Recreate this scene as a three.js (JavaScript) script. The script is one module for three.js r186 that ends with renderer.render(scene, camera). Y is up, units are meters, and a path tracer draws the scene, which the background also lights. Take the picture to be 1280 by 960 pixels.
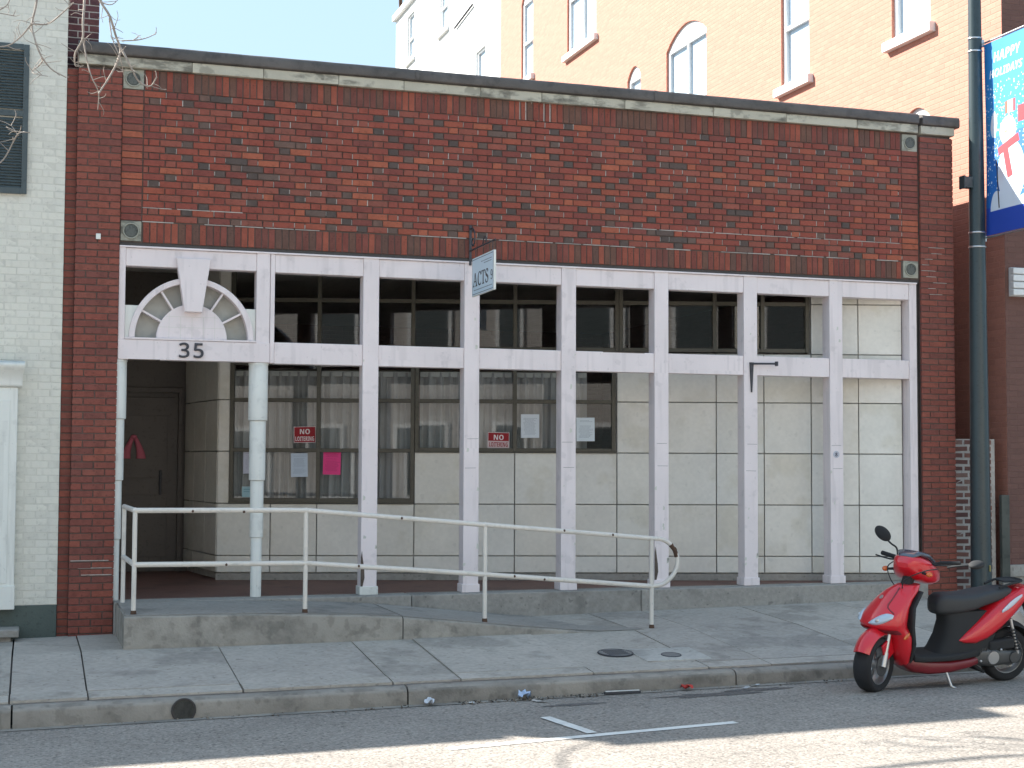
import * as THREE from 'three';
import { RoundedBoxGeometry } from 'three/addons/geometries/RoundedBoxGeometry.js';
import { mergeGeometries } from 'three/addons/utils/BufferGeometryUtils.js';
import { FontLoader } from 'three/addons/loaders/FontLoader.js';
import { TextGeometry } from 'three/addons/geometries/TextGeometry.js';

// ------------------------------------------------------------------ camera, sky, sun, exposure
// x runs along the storefront, z = 0 is its face (street towards +z), y = 0 is the porch floor
const scene = new THREE.Scene();
const camera = new THREE.PerspectiveCamera(29.1, 1024 / 768, 0.1, 400);
{
  const yaw = 0.3141, pitch = 0.0516, roll = 0.0043;
  const fw = new THREE.Vector3(Math.sin(yaw) * Math.cos(pitch), Math.sin(pitch), -Math.cos(yaw) * Math.cos(pitch));
  const r = new THREE.Vector3(Math.cos(yaw), 0, Math.sin(yaw));
  const u = new THREE.Vector3().crossVectors(r, fw);
  camera.position.set(-0.7772, 1.3575, 14.6885);
  camera.up.copy(u).multiplyScalar(Math.cos(roll)).addScaledVector(r, -Math.sin(roll));
  camera.lookAt(camera.position.clone().add(fw));
}
scene.add(camera);
const SUN = new THREE.Vector3(-1.05, 1, -0.81).normalize();
{
  const W = 512, H = 256, d = new Float32Array(W * H * 4), v = new THREE.Vector3();
  for (let j = 0; j < H; j++) for (let i = 0; i < W; i++) {
    const el = ((j + 0.5) / H - 0.5) * Math.PI, az = ((i + 0.5) / W - 0.5) * 2 * Math.PI;
    v.set(Math.cos(el) * Math.cos(az), Math.sin(el), Math.cos(el) * Math.sin(az));
    const e = Math.max(0, v.y), t = Math.pow(e, 0.55), c = Math.max(0, v.dot(SUN));
    const g = 0.16 * Math.pow(c, 6) + 0.5 * Math.pow(c, 60);
    const k = (j * W + i) * 4;
    d[k] = 0.222 - 0.09 * t + g * 1.0;
    d[k + 1] = 0.295 - 0.09 * t + g * 0.97;
    d[k + 2] = 0.35 - 0.055 * t + g * 0.9;
    d[k + 3] = 1;
  }
  const sky = new THREE.DataTexture(d, W, H, THREE.RGBAFormat, THREE.FloatType);
  sky.mapping = THREE.EquirectangularReflectionMapping;
  sky.magFilter = sky.minFilter = THREE.LinearFilter;
  sky.wrapS = THREE.RepeatWrapping;
  sky.needsUpdate = true;
  scene.background = sky;
  scene.environment = sky;
}
const sun = new THREE.DirectionalLight(new THREE.Color(1, 0.955, 0.88), 4.2);
sun.position.copy(SUN).multiplyScalar(60);
sun.castShadow = true;
sun.shadow.mapSize.set(4096, 4096);
Object.assign(sun.shadow.camera, { left: -35, right: 35, top: 35, bottom: -35, near: 1, far: 140 });
sun.shadow.radius = 1;
scene.add(sun, sun.target);

const renderer = new THREE.WebGLRenderer({ antialias: true });
renderer.setSize(1024, 768);
renderer.shadowMap.enabled = true;
renderer.toneMapping = THREE.LinearToneMapping;
renderer.toneMappingExposure = 3.65;

// ------------------------------------------------------------------ helpers
function rng(seed) { let a = seed >>> 0; return () => { a |= 0; a = a + 0x6D2B79F5 | 0; let t = Math.imul(a ^ a >>> 15, 1 | a); t = t + Math.imul(t ^ t >>> 7, 61 | t) ^ t; return ((t ^ t >>> 14) >>> 0) / 4294967296; }; }
const R = rng(35);
const rr = (a, b) => a + (b - a) * R();
const pick = (a) => a[Math.floor(R() * a.length)];
const taken = {};
function numbered(n) { taken[n] = (taken[n] ?? -1) + 1; return taken[n] ? `${n}_${String(taken[n]).padStart(3, '0')}` : n; }
function part(parent, name, geo, mat, pos, rot) {
  const m = new THREE.Mesh(geo, mat);
  m.name = name; m.castShadow = m.receiveShadow = true;
  if (pos) m.position.set(...pos);
  if (rot) m.rotation.set(...rot);
  parent.add(m);
  return m;
}
function tag(o, label, category, group, kind) {
  o.userData.label = label; o.userData.category = category;
  if (group) o.userData.group = group;
  if (kind) o.userData.kind = kind;
  return o;
}
function thing(name, label, category, pos = [0, 0, 0], group) {
  const g = new THREE.Group(); g.name = numbered(name); g.position.set(...pos); scene.add(g);
  return tag(g, label, category, group);
}
function single(name, geo, mat, label, category, pos, rot, group) { return tag(part(scene, numbered(name), geo, mat, pos, rot), label, category, group); }
function structure(name, geo, mat) {
  const m = geo ? part(scene, name, geo, mat) : new THREE.Group();
  if (!geo) { m.name = name; scene.add(m); }
  m.userData.kind = 'structure';
  return m;
}
// texture coordinates in metres from the face each triangle points along
function muv(g, rnd = true) {
  if (g.index) g = g.toNonIndexed();
  const p = g.attributes.position, uv = new Float32Array(p.count * 2);
  const ox = rnd ? R() * 7 : 0, oy = rnd ? R() * 7 : 0;
  const a = new THREE.Vector3(), b = new THREE.Vector3(), c = new THREE.Vector3(), n = new THREE.Vector3();
  for (let i = 0; i < p.count; i += 3) {
    a.fromBufferAttribute(p, i); b.fromBufferAttribute(p, i + 1); c.fromBufferAttribute(p, i + 2);
    n.subVectors(b, a).cross(c.sub(a));
    const x = Math.abs(n.x), y = Math.abs(n.y), z = Math.abs(n.z);
    for (let k = 0; k < 3; k++) {
      const X = p.getX(i + k), Y = p.getY(i + k), Z = p.getZ(i + k);
      const [s, t] = z >= x && z >= y ? [X, Y] : x >= y ? [Z, Y] : [X, Z];
      uv[(i + k) * 2] = s + ox; uv[(i + k) * 2 + 1] = t + oy;
    }
  }
  g.setAttribute('uv', new THREE.BufferAttribute(uv, 2));
  return g;
}
const box = (w, h, d) => muv(new THREE.BoxGeometry(w, h, d));
const rbox = (w, h, d, r = 0.006) => muv(new RoundedBoxGeometry(w, h, d, 2, Math.min(r, w / 2.1, h / 2.1, d / 2.1)));
// a box from corner to corner, as a part
function span(parent, name, x0, x1, y0, y1, z0, z1, mat, r = 0.006) {
  const g = r ? rbox(x1 - x0, y1 - y0, z1 - z0, r) : box(x1 - x0, y1 - y0, z1 - z0);
  return part(parent, name, g, mat, [(x0 + x1) / 2, (y0 + y1) / 2, (z0 + z1) / 2]);
}
function geoFrom(pos, index) {
  const g = new THREE.BufferGeometry();
  g.setAttribute('position', new THREE.Float32BufferAttribute(pos, 3));
  if (index) g.setIndex(index);
  g.computeVertexNormals();
  return g;
}
// skin through rings of equal length, closed round each ring, with flat ends
function loft(rings, cap = true) {
  const n = rings[0].length, pos = [], idx = [];
  for (const r of rings) for (const p of r) pos.push(...p);
  for (let i = 0; i < rings.length - 1; i++) for (let k = 0; k < n; k++) {
    const a = i * n + k, b = i * n + (k + 1) % n, c = a + n, d = b + n;
    idx.push(a, b, c, b, d, c);
  }
  if (cap) for (const [r, s] of [[rings[0], 0], [rings[rings.length - 1], 1]]) {
    const o = pos.length / 3, m = [0, 0, 0];
    for (const p of r) { pos.push(...p); for (let q = 0; q < 3; q++) m[q] += p[q] / n; }
    pos.push(...m);
    for (let k = 0; k < n; k++) s ? idx.push(o + k, o + (k + 1) % n, o + n) : idx.push(o + (k + 1) % n, o + k, o + n);
  }
  return geoFrom(pos, idx);
}
const sgnp = (v, e) => Math.sign(v) * Math.pow(Math.abs(v), e);
const ringX = (x, cy, cz, hy, hz, e = 0.8, N = 24) => Array.from({ length: N }, (_, k) => { const a = k / N * 2 * Math.PI; return [x, cy + hy * sgnp(Math.sin(a), e), cz + hz * sgnp(Math.cos(a), e)]; });
const ringY = (y, xf, xb, w, e = 0.8, N = 28, nose = 0) => Array.from({ length: N }, (_, k) => {
  const a = k / N * 2 * Math.PI, c = sgnp(Math.cos(a), e), s = sgnp(Math.sin(a), e);
  const f = c > 0 ? 1 - nose * c : 1;
  return [(xf + xb) / 2 - (xb - xf) / 2 * c, y, -w * s * f];
});
function tube(pts, r, seg = 24, rad = 10, closed = false) {
  return new THREE.TubeGeometry(new THREE.CatmullRomCurve3(pts.map((p) => new THREE.Vector3(...p)), closed, 'centripetal'), seg, r, rad, closed);
}
function rod(a, b, r0, r1 = r0, rad = 10) {
  const A = new THREE.Vector3(...a), B = new THREE.Vector3(...b), L = A.distanceTo(B);
  const g = new THREE.CylinderGeometry(r1, r0, L, rad);
  g.applyQuaternion(new THREE.Quaternion().setFromUnitVectors(new THREE.Vector3(0, 1, 0), B.clone().sub(A).normalize()));
  return g.translate(...A.add(B).multiplyScalar(0.5).toArray());
}
const join = (list) => mergeGeometries(list.map((g) => { const q = g.index ? g.toNonIndexed() : g.clone(); for (const k of Object.keys(q.attributes)) if (!['position', 'normal', 'uv'].includes(k)) q.deleteAttribute(k); if (!q.attributes.uv) q.setAttribute('uv', new THREE.Float32BufferAttribute(new Float32Array(q.attributes.position.count * 2), 2)); return q; }));
// a flat outline given thickness; the outline lies in x/y and the front is at z = 0
function plate(pts, depth, bevel = 0.004, holes = []) {
  const s = new THREE.Shape(pts.map((p) => new THREE.Vector2(...p)));
  for (const h of holes) s.holes.push(new THREE.Path(h.map((p) => new THREE.Vector2(...p))));
  const g = new THREE.ExtrudeGeometry(s, { depth: depth - bevel, bevelEnabled: bevel > 0, bevelThickness: bevel, bevelSize: bevel, bevelOffset: -bevel, bevelSegments: 1, curveSegments: 24 });
  g.translate(0, 0, -(depth - bevel) - bevel);
  return g;
}

// ------------------------------------------------------------------ textures
const toS = (v) => { v = Math.min(1, Math.max(0, v)); return v <= 0.0031308 ? v * 12.92 : 1.055 * Math.pow(v, 1 / 2.4) - 0.055; };
function lattice(seed) { const r = rng(seed), t = new Float32Array(4096); for (let i = 0; i < 4096; i++) t[i] = r(); return t; }
function pnoise(t, x, y, per) {
  const xi = Math.floor(x), yi = Math.floor(y), fx = x - xi, fy = y - yi, sx = fx * fx * (3 - 2 * fx), sy = fy * fy * (3 - 2 * fy);
  const h = (a, b) => t[(((a % per + per) % per) * 57 + ((b % per + per) % per) * 131 + per * 7) & 4095];
  const a = h(xi, yi), b = h(xi + 1, yi), c = h(xi, yi + 1), d = h(xi + 1, yi + 1);
  return a + (b - a) * sx + (c - a) * sy + (a - b - c + d) * sx * sy;
}
function fbm(t, u, v, per, oct, gain = 0.5, ay = 1) {
  let s = 0, w = 0, a = 1;
  for (let o = 0; o < oct; o++) { s += a * pnoise(t, u * per, v * per * ay, per * (ay >= 1 ? ay : 1)); w += a; a *= gain; per *= 2; }
  return s / w;
}
function tex(size, metres, colour, fn) {
  const d = new Uint8Array(size * size * 4);
  for (let j = 0; j < size; j++) for (let i = 0; i < size; i++) {
    const c = fn(i / size, j / size, i, j), k = (j * size + i) * 4;
    const q = typeof c === 'number' ? [c, c, c] : c;
    for (let n = 0; n < 3; n++) d[k + n] = Math.round(255 * (colour ? toS(q[n]) : Math.min(1, Math.max(0, q[n]))));
    d[k + 3] = 255;
  }
  const t = new THREE.DataTexture(d, size, size);
  t.wrapS = t.wrapT = THREE.RepeatWrapping; t.magFilter = THREE.LinearFilter; t.minFilter = THREE.LinearMipmapLinearFilter; t.generateMipmaps = true;
  t.repeat.set(1 / metres, 1 / metres);
  if (colour) t.colorSpace = THREE.SRGBColorSpace;
  t.needsUpdate = true;
  return t;
}
const ss = (a, b, x) => { x = Math.min(1, Math.max(0, (x - a) / (b - a))); return x * x * (3 - 2 * x); };
const L1 = lattice(1), L2 = lattice(2), L3 = lattice(3), L4 = lattice(4);
const T = {};
T.brick = tex(256, 0.6, true, (u, v) => { const a = fbm(L1, u, v, 6, 5, 0.6), b = fbm(L2, u, v, 40, 2), p = ss(0.72, 0.85, fbm(L3, u, v, 24, 2)); return (0.62 + 0.55 * a) * (0.86 + 0.28 * b) * (1 - 0.35 * p); });
T.brickB = tex(256, 0.6, false, (u, v) => 0.6 * fbm(L1, u, v, 12, 4, 0.6) + 0.4 * fbm(L2, u, v, 60, 2));
T.concrete = tex(512, 2.6, true, (u, v) => { const a = fbm(L1, u, v, 3, 6, 0.55), b = fbm(L2, u, v, 90, 2), s = ss(0.56, 0.72, fbm(L3, u, v, 5, 4, 0.6)), k = ss(0.78, 0.86, fbm(L4, u, v, 70, 2)); const g = (0.68 + 0.4 * a) * (0.84 + 0.3 * b) * (1 - 0.26 * s) * (1 - 0.3 * k); return [g, g * 0.995, g * 0.98]; });
T.rough = tex(512, 1.3, false, (u, v) => 0.55 * fbm(L2, u, v, 10, 5, 0.6) + 0.45 * fbm(L4, u, v, 110, 2));
T.aged = tex(512, 2.2, true, (u, v) => { const a = fbm(L2, u, v, 4, 6, 0.6), s = ss(0.42, 0.8, fbm(L1, u, v, 6, 6, 0.68)), p = ss(0.6, 0.74, fbm(L4, u, v, 30, 3)); const g = (0.62 + 0.5 * a) * (1 - 0.42 * s) * (1 - 0.2 * p); return [g, g * 0.985, g * 0.94]; });
T.asphalt = tex(1024, 2.4, true, (u, v) => { const a = fbm(L1, u, v, 4, 5, 0.55), b = fbm(L2, u, v, 150, 2, 0.6), w = ss(0.66, 0.78, fbm(L3, u, v, 170, 1)), k = ss(0.64, 0.78, fbm(L4, u, v, 120, 2)); return (0.62 + 0.3 * a) * (0.62 + 0.62 * b) * (1 - 0.4 * k) + 0.22 * w; });
T.asphaltB = tex(1024, 2.4, false, (u, v) => 0.7 * fbm(L2, u, v, 150, 2, 0.6) + 0.3 * fbm(L3, u, v, 60, 2));
T.paint = tex(512, 1.7, true, (u, v) => { const a = fbm(L1, u, v, 4, 5, 0.55), s = ss(0.62, 0.78, fbm(L2, u, v, 14, 4, 0.6)), k = ss(0.84, 0.9, fbm(L3, u, v, 60, 2)); const st = ss(0.52, 0.8, pnoise(L4, u * 64, v * 6, 64) * 0.6 + pnoise(L2, u * 16, v * 2, 16) * 0.4); const g = (0.88 + 0.14 * a) * (1 - 0.1 * s) * (1 - 0.14 * k) * (1 - 0.09 * st); return [g, g * 0.995, g * 0.985]; });
T.paintB = tex(512, 0.9, false, (u, v) => 0.6 * fbm(L4, u, v, 8, 5, 0.6) + 0.4 * fbm(L3, u, v, 90, 2));
T.panel = tex(512, 3.1, true, (u, v) => { const a = fbm(L2, u, v, 5, 6, 0.58), b = fbm(L1, u, v, 100, 2), s = ss(0.56, 0.75, fbm(L4, u, v, 7, 5, 0.6)), k = ss(0.76, 0.84, fbm(L3, u, v, 40, 3)); const g = (0.8 + 0.24 * a) * (0.94 + 0.1 * b) * (1 - 0.09 * s) * (1 - 0.08 * k); return [g, g * (1 - 0.012 * s), g * (0.99 - 0.05 * s)]; });
T.lichen = tex(512, 1.9, true, (u, v) => { const a = fbm(L3, u, v, 5, 6, 0.6), s = ss(0.48, 0.68, fbm(L1, u, v, 5, 6, 0.66, 3)), k = ss(0.58, 0.72, fbm(L2, u, v, 16, 4, 0.6)); const g = (0.72 + 0.36 * a) * (1 - 0.55 * s) * (1 - 0.35 * k); return [g * 0.99, g, g * (0.93)]; });
T.metal = tex(256, 0.8, true, (u, v) => { const a = fbm(L4, u, v, 5, 5, 0.6), k = ss(0.66, 0.76, fbm(L1, u, v, 30, 3)); return (0.8 + 0.25 * a) * (1 - 0.25 * k); });
T.bark = tex(256, 0.3, true, (u, v) => 0.45 + 0.75 * fbm(L2, u, v, 8, 5, 0.6));
// courses too far off to pick apart: 14 courses and 5 bricks to a 0.95 m square
T.farBrick = tex(512, 0.95, true, (u, v) => { const c = Math.floor(v * 14), fx = (u * 4.5 + (c % 2) * 0.5) , b = Math.floor(fx) % 5, ly = v * 14 - c, lx = fx - Math.floor(fx); const m = ly < 0.15 || lx < 0.05; const t = L1[(c * 61 + b * 17) & 4095]; return m ? 0.96 : (0.86 + 0.12 * t) * (0.9 + 0.15 * fbm(L2, u, v, 40, 2)); });
T.farBrickB = tex(512, 0.95, false, (u, v) => { const c = Math.floor(v * 14), fx = (u * 4.5 + (c % 2) * 0.5), ly = v * 14 - c, lx = fx - Math.floor(fx); return ly < 0.15 || lx < 0.05 ? 0.1 : 0.8; });

function M(rgb, rough = 0.8, o = {}) {
  const m = new (o.physical ? THREE.MeshPhysicalMaterial : THREE.MeshStandardMaterial)({ roughness: rough, metalness: o.metal ?? 0 });
  m.color.setRGB(...rgb);
  if (o.map) m.map = T[o.map];
  if (o.bump) { m.bumpMap = T[o.bump]; m.bumpScale = o.scale ?? 0.002; }
  if (o.double) m.side = THREE.DoubleSide;
  for (const k of ['clearcoat', 'clearcoatRoughness', 'transmission', 'thickness', 'ior', 'sheen']) if (o[k] !== undefined) m[k] = o[k];
  return m;
}
const mat = {
  white: M([0.83, 0.735, 0.735], 0.6, { map: 'paint', bump: 'paintB', scale: 0.0012 }),
  whiteCool: M([0.76, 0.755, 0.71], 0.6, { map: 'paint', bump: 'paintB', scale: 0.0012 }),
  house: [[0.71, 0.69, 0.615], [0.72, 0.7, 0.625], [0.7, 0.68, 0.605], [0.73, 0.71, 0.63]].map((c) => M(c, 0.7, { map: 'paint', bump: 'brickB', scale: 0.003 })),
  houseGap: M([0.66, 0.64, 0.57], 0.85, { map: 'paint', bump: 'rough', scale: 0.003 }),
  pilaster: M([0.78, 0.785, 0.74], 0.5, { map: 'paint', bump: 'paintB', scale: 0.0008 }),
  green: M([0.075, 0.1, 0.09], 0.6, { map: 'metal', bump: 'rough', scale: 0.002 }),
  shutter: M([0.065, 0.085, 0.09], 0.55, { map: 'metal' }),
  mortar: M([0.13, 0.098, 0.085], 0.95, { map: 'concrete', bump: 'rough', scale: 0.004 }),
  mortarPale: M([0.5, 0.45, 0.41], 0.95, { map: 'concrete', bump: 'rough', scale: 0.004 }),
  lintel: M([0.07, 0.06, 0.055], 0.8, { map: 'metal', bump: 'rough', scale: 0.003 }),
  stone: M([0.55, 0.5, 0.43], 0.85, { map: 'lichen', bump: 'rough', scale: 0.003 }),
  medallion: M([0.4, 0.385, 0.34], 0.9, { map: 'lichen', bump: 'rough', scale: 0.003 }),
  cap: M([0.12, 0.105, 0.1], 0.62, { map: 'aged', bump: 'rough', scale: 0.003 }),
  panel: [[0.82, 0.78, 0.715], [0.83, 0.785, 0.72], [0.81, 0.775, 0.71], [0.82, 0.785, 0.725], [0.815, 0.765, 0.69]].map((c) => M(c, 0.45, { map: 'panel', bump: 'paintB', scale: 0.0008 })),
  dark: M([0.62, 0.6, 0.57], 0.9, { map: 'concrete' }),
  frame: M([0.09, 0.08, 0.06], 0.45, { map: 'metal', metal: 0.2 }),
  glass: M([0.9, 0.91, 0.91], 0.02, { physical: true, transmission: 1, thickness: 0, ior: 1.62 }),
  curtain: M([0.36, 0.355, 0.345], 0.95, { map: 'paint', double: true }),
  curtainPale: M([0.5, 0.5, 0.475], 0.95, { map: 'paint', double: true }),
  room: M([0.62, 0.6, 0.57], 0.9, { map: 'paint' }),
  floor: M([0.2, 0.1, 0.08], 0.65, { map: 'concrete', bump: 'rough', scale: 0.002 }),
  ceiling: M([0.62, 0.6, 0.57], 0.9, { map: 'paint' }),
  door: M([0.11, 0.09, 0.078], 0.5, { map: 'metal' }),
  concrete: M([0.36, 0.335, 0.305], 0.9, { map: 'concrete', bump: 'rough', scale: 0.004 }),
  ramp: M([0.36, 0.335, 0.305], 0.92, { map: 'aged', bump: 'rough', scale: 0.006 }),
  rampTop: M([0.36, 0.335, 0.305], 0.92, { map: 'concrete', bump: 'rough', scale: 0.003 }),
  slab: [[0.475, 0.43, 0.38], [0.485, 0.44, 0.39], [0.465, 0.42, 0.375]].map((c) => M(c, 0.9, { map: 'concrete', bump: 'rough', scale: 0.003 })),
  kerb: M([0.34, 0.312, 0.285], 0.92, { map: 'aged', bump: 'rough', scale: 0.005 }),
  asphalt: M([0.375, 0.335, 0.295], 0.92, { map: 'asphalt', bump: 'asphaltB', scale: 0.006 }),
  line: M([0.8, 0.78, 0.74], 0.8, { map: 'paint', bump: 'asphaltB', scale: 0.004 }),
  earth: M([0.12, 0.11, 0.09], 0.95, { map: 'concrete' }),
  rail: M([0.72, 0.67, 0.61], 0.5, { map: 'paint', bump: 'paintB', scale: 0.001 }),
  rust: M([0.1, 0.055, 0.035], 0.9, { map: 'metal' }),
  iron: M([0.07, 0.07, 0.08], 0.55, { metal: 0.5, map: 'metal' }),
  poleGreen: M([0.032, 0.05, 0.055], 0.3, { map: 'metal' }),
  steel: M([0.55, 0.55, 0.56], 0.3, { metal: 0.9 }),
  wood: M([0.12, 0.09, 0.07], 0.9, { map: 'bark' }),
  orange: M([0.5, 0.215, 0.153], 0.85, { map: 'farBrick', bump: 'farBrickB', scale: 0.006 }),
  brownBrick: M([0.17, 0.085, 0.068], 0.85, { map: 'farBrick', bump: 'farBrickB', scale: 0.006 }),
  whiteWall: M([0.78, 0.78, 0.76], 0.7, { map: 'paint' }),
  whiteTrim: M([0.74, 0.75, 0.75], 0.55, { map: 'paint' }),
  blind: M([0.5, 0.62, 0.74], 0.8, { map: 'paint' }),
  facing: M([0.43, 0.41, 0.39], 0.85, { map: 'paint' }),
  roof: M([0.1, 0.1, 0.1], 0.9, { map: 'concrete' }),
  bark: M([0.4, 0.34, 0.29], 0.9, { map: 'bark', bump: 'brickB', scale: 0.004 }),
};

// ------------------------------------------------------------------ the ground: pavement, kerb, road
const clamp = (x, a, b) => Math.min(b, Math.max(a, x));
const yWall = (x) => -0.31 + 0.0165 * clamp(x, -12, 18);
const yMid = (x) => -0.288 + 0.004 * clamp(x - 1, -12, 17);
const yKerb = (x) => -0.45 + 0.0065 * clamp(x, -12, 18);
const ry = (x) => -0.607 + 0.0115 * clamp(x, -12, 18);
function gy(x, z) { return z < 1.4 ? yWall(x) + (yMid(x) - yWall(x)) * Math.max(z, -1) / 1.4 : yMid(x) + (yKerb(x) - yMid(x)) * (z - 1.4) / 1.8; }
// a sheet over x/z cells whose height follows fn, with skirts down to drop
function sheet(xs, zs, fn, thick) {
  const pos = [], P = (x, z, k) => [x, fn(x, z) - k, z];
  const quad = (a, b, c, d) => pos.push(...a, ...b, ...c, ...a, ...c, ...d);
  for (let i = 0; i < xs.length - 1; i++) for (let j = 0; j < zs.length - 1; j++) quad(P(xs[i], zs[j], 0), P(xs[i], zs[j + 1], 0), P(xs[i + 1], zs[j + 1], 0), P(xs[i + 1], zs[j], 0));
  if (thick) {
    const xa = xs[0], xb = xs.at(-1), za = zs[0], zb = zs.at(-1);
    for (let i = 0; i < xs.length - 1; i++) { quad(P(xs[i], zb, 0), P(xs[i], zb, thick), P(xs[i + 1], zb, thick), P(xs[i + 1], zb, 0)); quad(P(xs[i + 1], za, 0), P(xs[i + 1], za, thick), P(xs[i], za, thick), P(xs[i], za, 0)); }
    for (let j = 0; j < zs.length - 1; j++) { quad(P(xa, zs[j], 0), P(xa, zs[j], thick), P(xa, zs[j + 1], thick), P(xa, zs[j + 1], 0)); quad(P(xb, zs[j + 1], 0), P(xb, zs[j + 1], thick), P(xb, zs[j], thick), P(xb, zs[j], 0)); }
  }
  return muv(geoFrom(pos));
}
const lin = (a, b, n) => Array.from({ length: n + 1 }, (_, i) => a + (b - a) * i / n);
structure('ground', sheet([-150, 150], [-150, 150], () => -0.95), mat.earth);
const roadway = structure('road', sheet([-150, -12, 18, 150], [3.0, 5, 8, 11.6], (x) => ry(x)), mat.asphalt);
{
  const pav = structure('pavement');
  part(pav, 'bedding', sheet([-40, -12, 18, 40], [-0.05, 1.4, 3.06], (x, z) => gy(x, z) - 0.03), mat.lintel);
  const xj = [-16, -13, -10, -7, -4.6, -2.1, -0.89, -0.33, 0.83, 2.02, 2.585, 3.74, 4.8, 5.4, 6.55, 7.7, 8.85, 10.0, 11.2, 12.4, 14.5, 17, 20];
  const zj = [[-0.04, 2.82], [2.82, 3.03]];
  for (let i = 0; i < xj.length - 1; i++) for (const [a, b] of zj) {
    const g = rr(0.004, 0.008), dy = rr(-0.004, 0.004), zs = a < 0 ? [a, 0.0, 1.4, b - 0.003] : [a + 0.004, b];
    part(pav, 'slab', sheet([xj[i] + g, xj[i + 1] - g], zs, (x, z) => gy(x, z) + dy, 0.07), pick(mat.slab));
  }
  const kerb = structure('kerb');
  const kj = [-16, -12, -8, -4.4, -0.87, 2.1, 4.97, 7.95, 11, 14, 17, 20];
  for (let i = 0; i < kj.length - 1; i++) {
    const prof = [[3.034, -0.4], [3.034, -0.002], [3.12, 0], [3.165, -0.006], [3.19, -0.02], [3.203, -0.045], [3.21, -0.4]];
    const n = 5, rings = lin(kj[i] + 0.007, kj[i + 1] - 0.007, n).map((x) => prof.map(([z, dy]) => [x, (dy < -0.3 ? -0.85 : yKerb(x) + dy) + (dy > -0.3 ? rr(-0.002, 0.002) : 0), z]));
    part(kerb, 'kerb_stone', muv(loft(rings)), mat.kerb);
  }
  // flat gutter strip of concrete at the foot of the kerb
  part(kerb, 'gutter', sheet(lin(-16, 20, 24), [3.18, 3.29], (x) => ry(x) + 0.005), mat.kerb);
  // old pipe outlet through the kerb, its rim blackened
  part(kerb, 'pipe_outlet', new THREE.TorusGeometry(0.085, 0.008, 8, 28), mat.lintel, [0.36, -0.535, 3.212]);
  part(kerb, 'outlet_plug', new THREE.CylinderGeometry(0.084, 0.084, 0.02, 24).rotateX(Math.PI / 2), M([0.07, 0.067, 0.06], 0.9, { map: 'aged' }), [0.36, -0.535, 3.204]);
}
{ // dark spills and an old patch on the asphalt
  const spill = M([0.17, 0.155, 0.145], 0.8, { map: 'asphalt', bump: 'asphaltB', scale: 0.005 });
  for (const [cx, cz, a, b, n] of [[4.6, 3.55, 0.55, 0.09, 22], [3.35, 3.62, 0.3, 0.06, 18], [5.1, 3.45, 0.35, 0.07, 18], [6.4, 3.8, 0.5, 0.07, 20]]) {
    const pos = [], ring = Array.from({ length: n }, (_, k) => { const t = k / n * 2 * Math.PI, f = rr(0.55, 1.15); return [cx + a * f * Math.cos(t), cz + b * f * Math.sin(t)]; }), V = ([x, z]) => [x, ry(x) + 0.003, z];
    for (let k = 0; k < n; k++) pos.push(...V([cx, cz]), ...V(ring[(k + 1) % n]), ...V(ring[k]));
    part(roadway, 'oil_stain', muv(geoFrom(pos)), spill);
  }
}
{
  const far = structure('far_pavement');
  part(far, 'paving', sheet([-60, -12, 18, 60], [11.6, 17.4], (x) => ry(x) + 0.14, 0.3), mat.concrete);
}
// painted parking tee
const tee = thing('parking_tee', 'white painted parking tee line on the asphalt road', 'road marking', [2.98, ry(2.98) + 0.004, 4.84]);
tee.userData.kind = 'structure';
{
  const strip = (a, b, w) => { const n = 8, pos = [], dx = b[0] - a[0], dz = b[1] - a[1], L = Math.hypot(dx, dz), nx = -dz / L * w / 2, nz = dx / L * w / 2; const P = (t, s) => { const x = a[0] + dx * t + nx * s, z = a[1] + dz * t + nz * s; return [x - 2.98, ry(x) - ry(2.98), z - 4.84]; };
    for (let i = 0; i < n; i++) { const e = () => 1 + rr(-0.07, 0.07); const A = P(i / n, -e()), B = P(i / n, e()), C = P((i + 1) / n, e()), D = P((i + 1) / n, -e()); pos.push(...A, ...B, ...C, ...A, ...C, ...D); } return muv(geoFrom(pos)); };
  part(tee, 'long_line', strip([1.93, 4.99], [4.19, 4.755], 0.085), mat.line);
  part(tee, 'cross_line', strip([2.94, 4.08], [3.045, 4.8], 0.085), mat.line, [0, 0.003, 0]);
}
// covers set in the pavement
{
  const c = thing('manhole_cover', 'round dark iron cover set in the pavement slab', 'manhole cover', [4.21, gy(4.21, 2.35) + 0.004, 2.35]);
  c.rotation.set(0.07, 0, 0);
  part(c, 'rim', new THREE.TorusGeometry(0.155, 0.007, 8, 40).rotateX(Math.PI / 2), mat.iron);
  part(c, 'lid', new THREE.CylinderGeometry(0.148, 0.148, 0.008, 40), M([0.2, 0.19, 0.18], 0.8, { map: 'metal' }));
  for (let i = -2; i <= 2; i++) part(c, 'rib', new RoundedBoxGeometry(0.2, 0.006, 0.012, 1, 0.002), mat.iron, [0, 0.005, i * 0.045]);
  const v = thing('valve_cover', 'small iron valve cover in a paler square of concrete', 'valve cover', [4.665, gy(4.665, 2.54), 2.54]);
  v.rotation.set(0.08, 0, 0);
  part(v, 'concrete_patch', rbox(0.62, 0.02, 0.5, 0.004), M([0.52, 0.49, 0.45], 0.9, { map: 'concrete', bump: 'rough', scale: 0.003 }), [0, -0.004, -0.05]);
  part(v, 'lid', new THREE.CylinderGeometry(0.085, 0.085, 0.012, 28), M([0.2, 0.19, 0.18], 0.8, { map: 'metal' }), [0, 0.004, 0]);
  part(v, 'rim', new THREE.TorusGeometry(0.088, 0.005, 6, 28).rotateX(Math.PI / 2), mat.iron, [0, 0.008, 0]);
}

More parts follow.
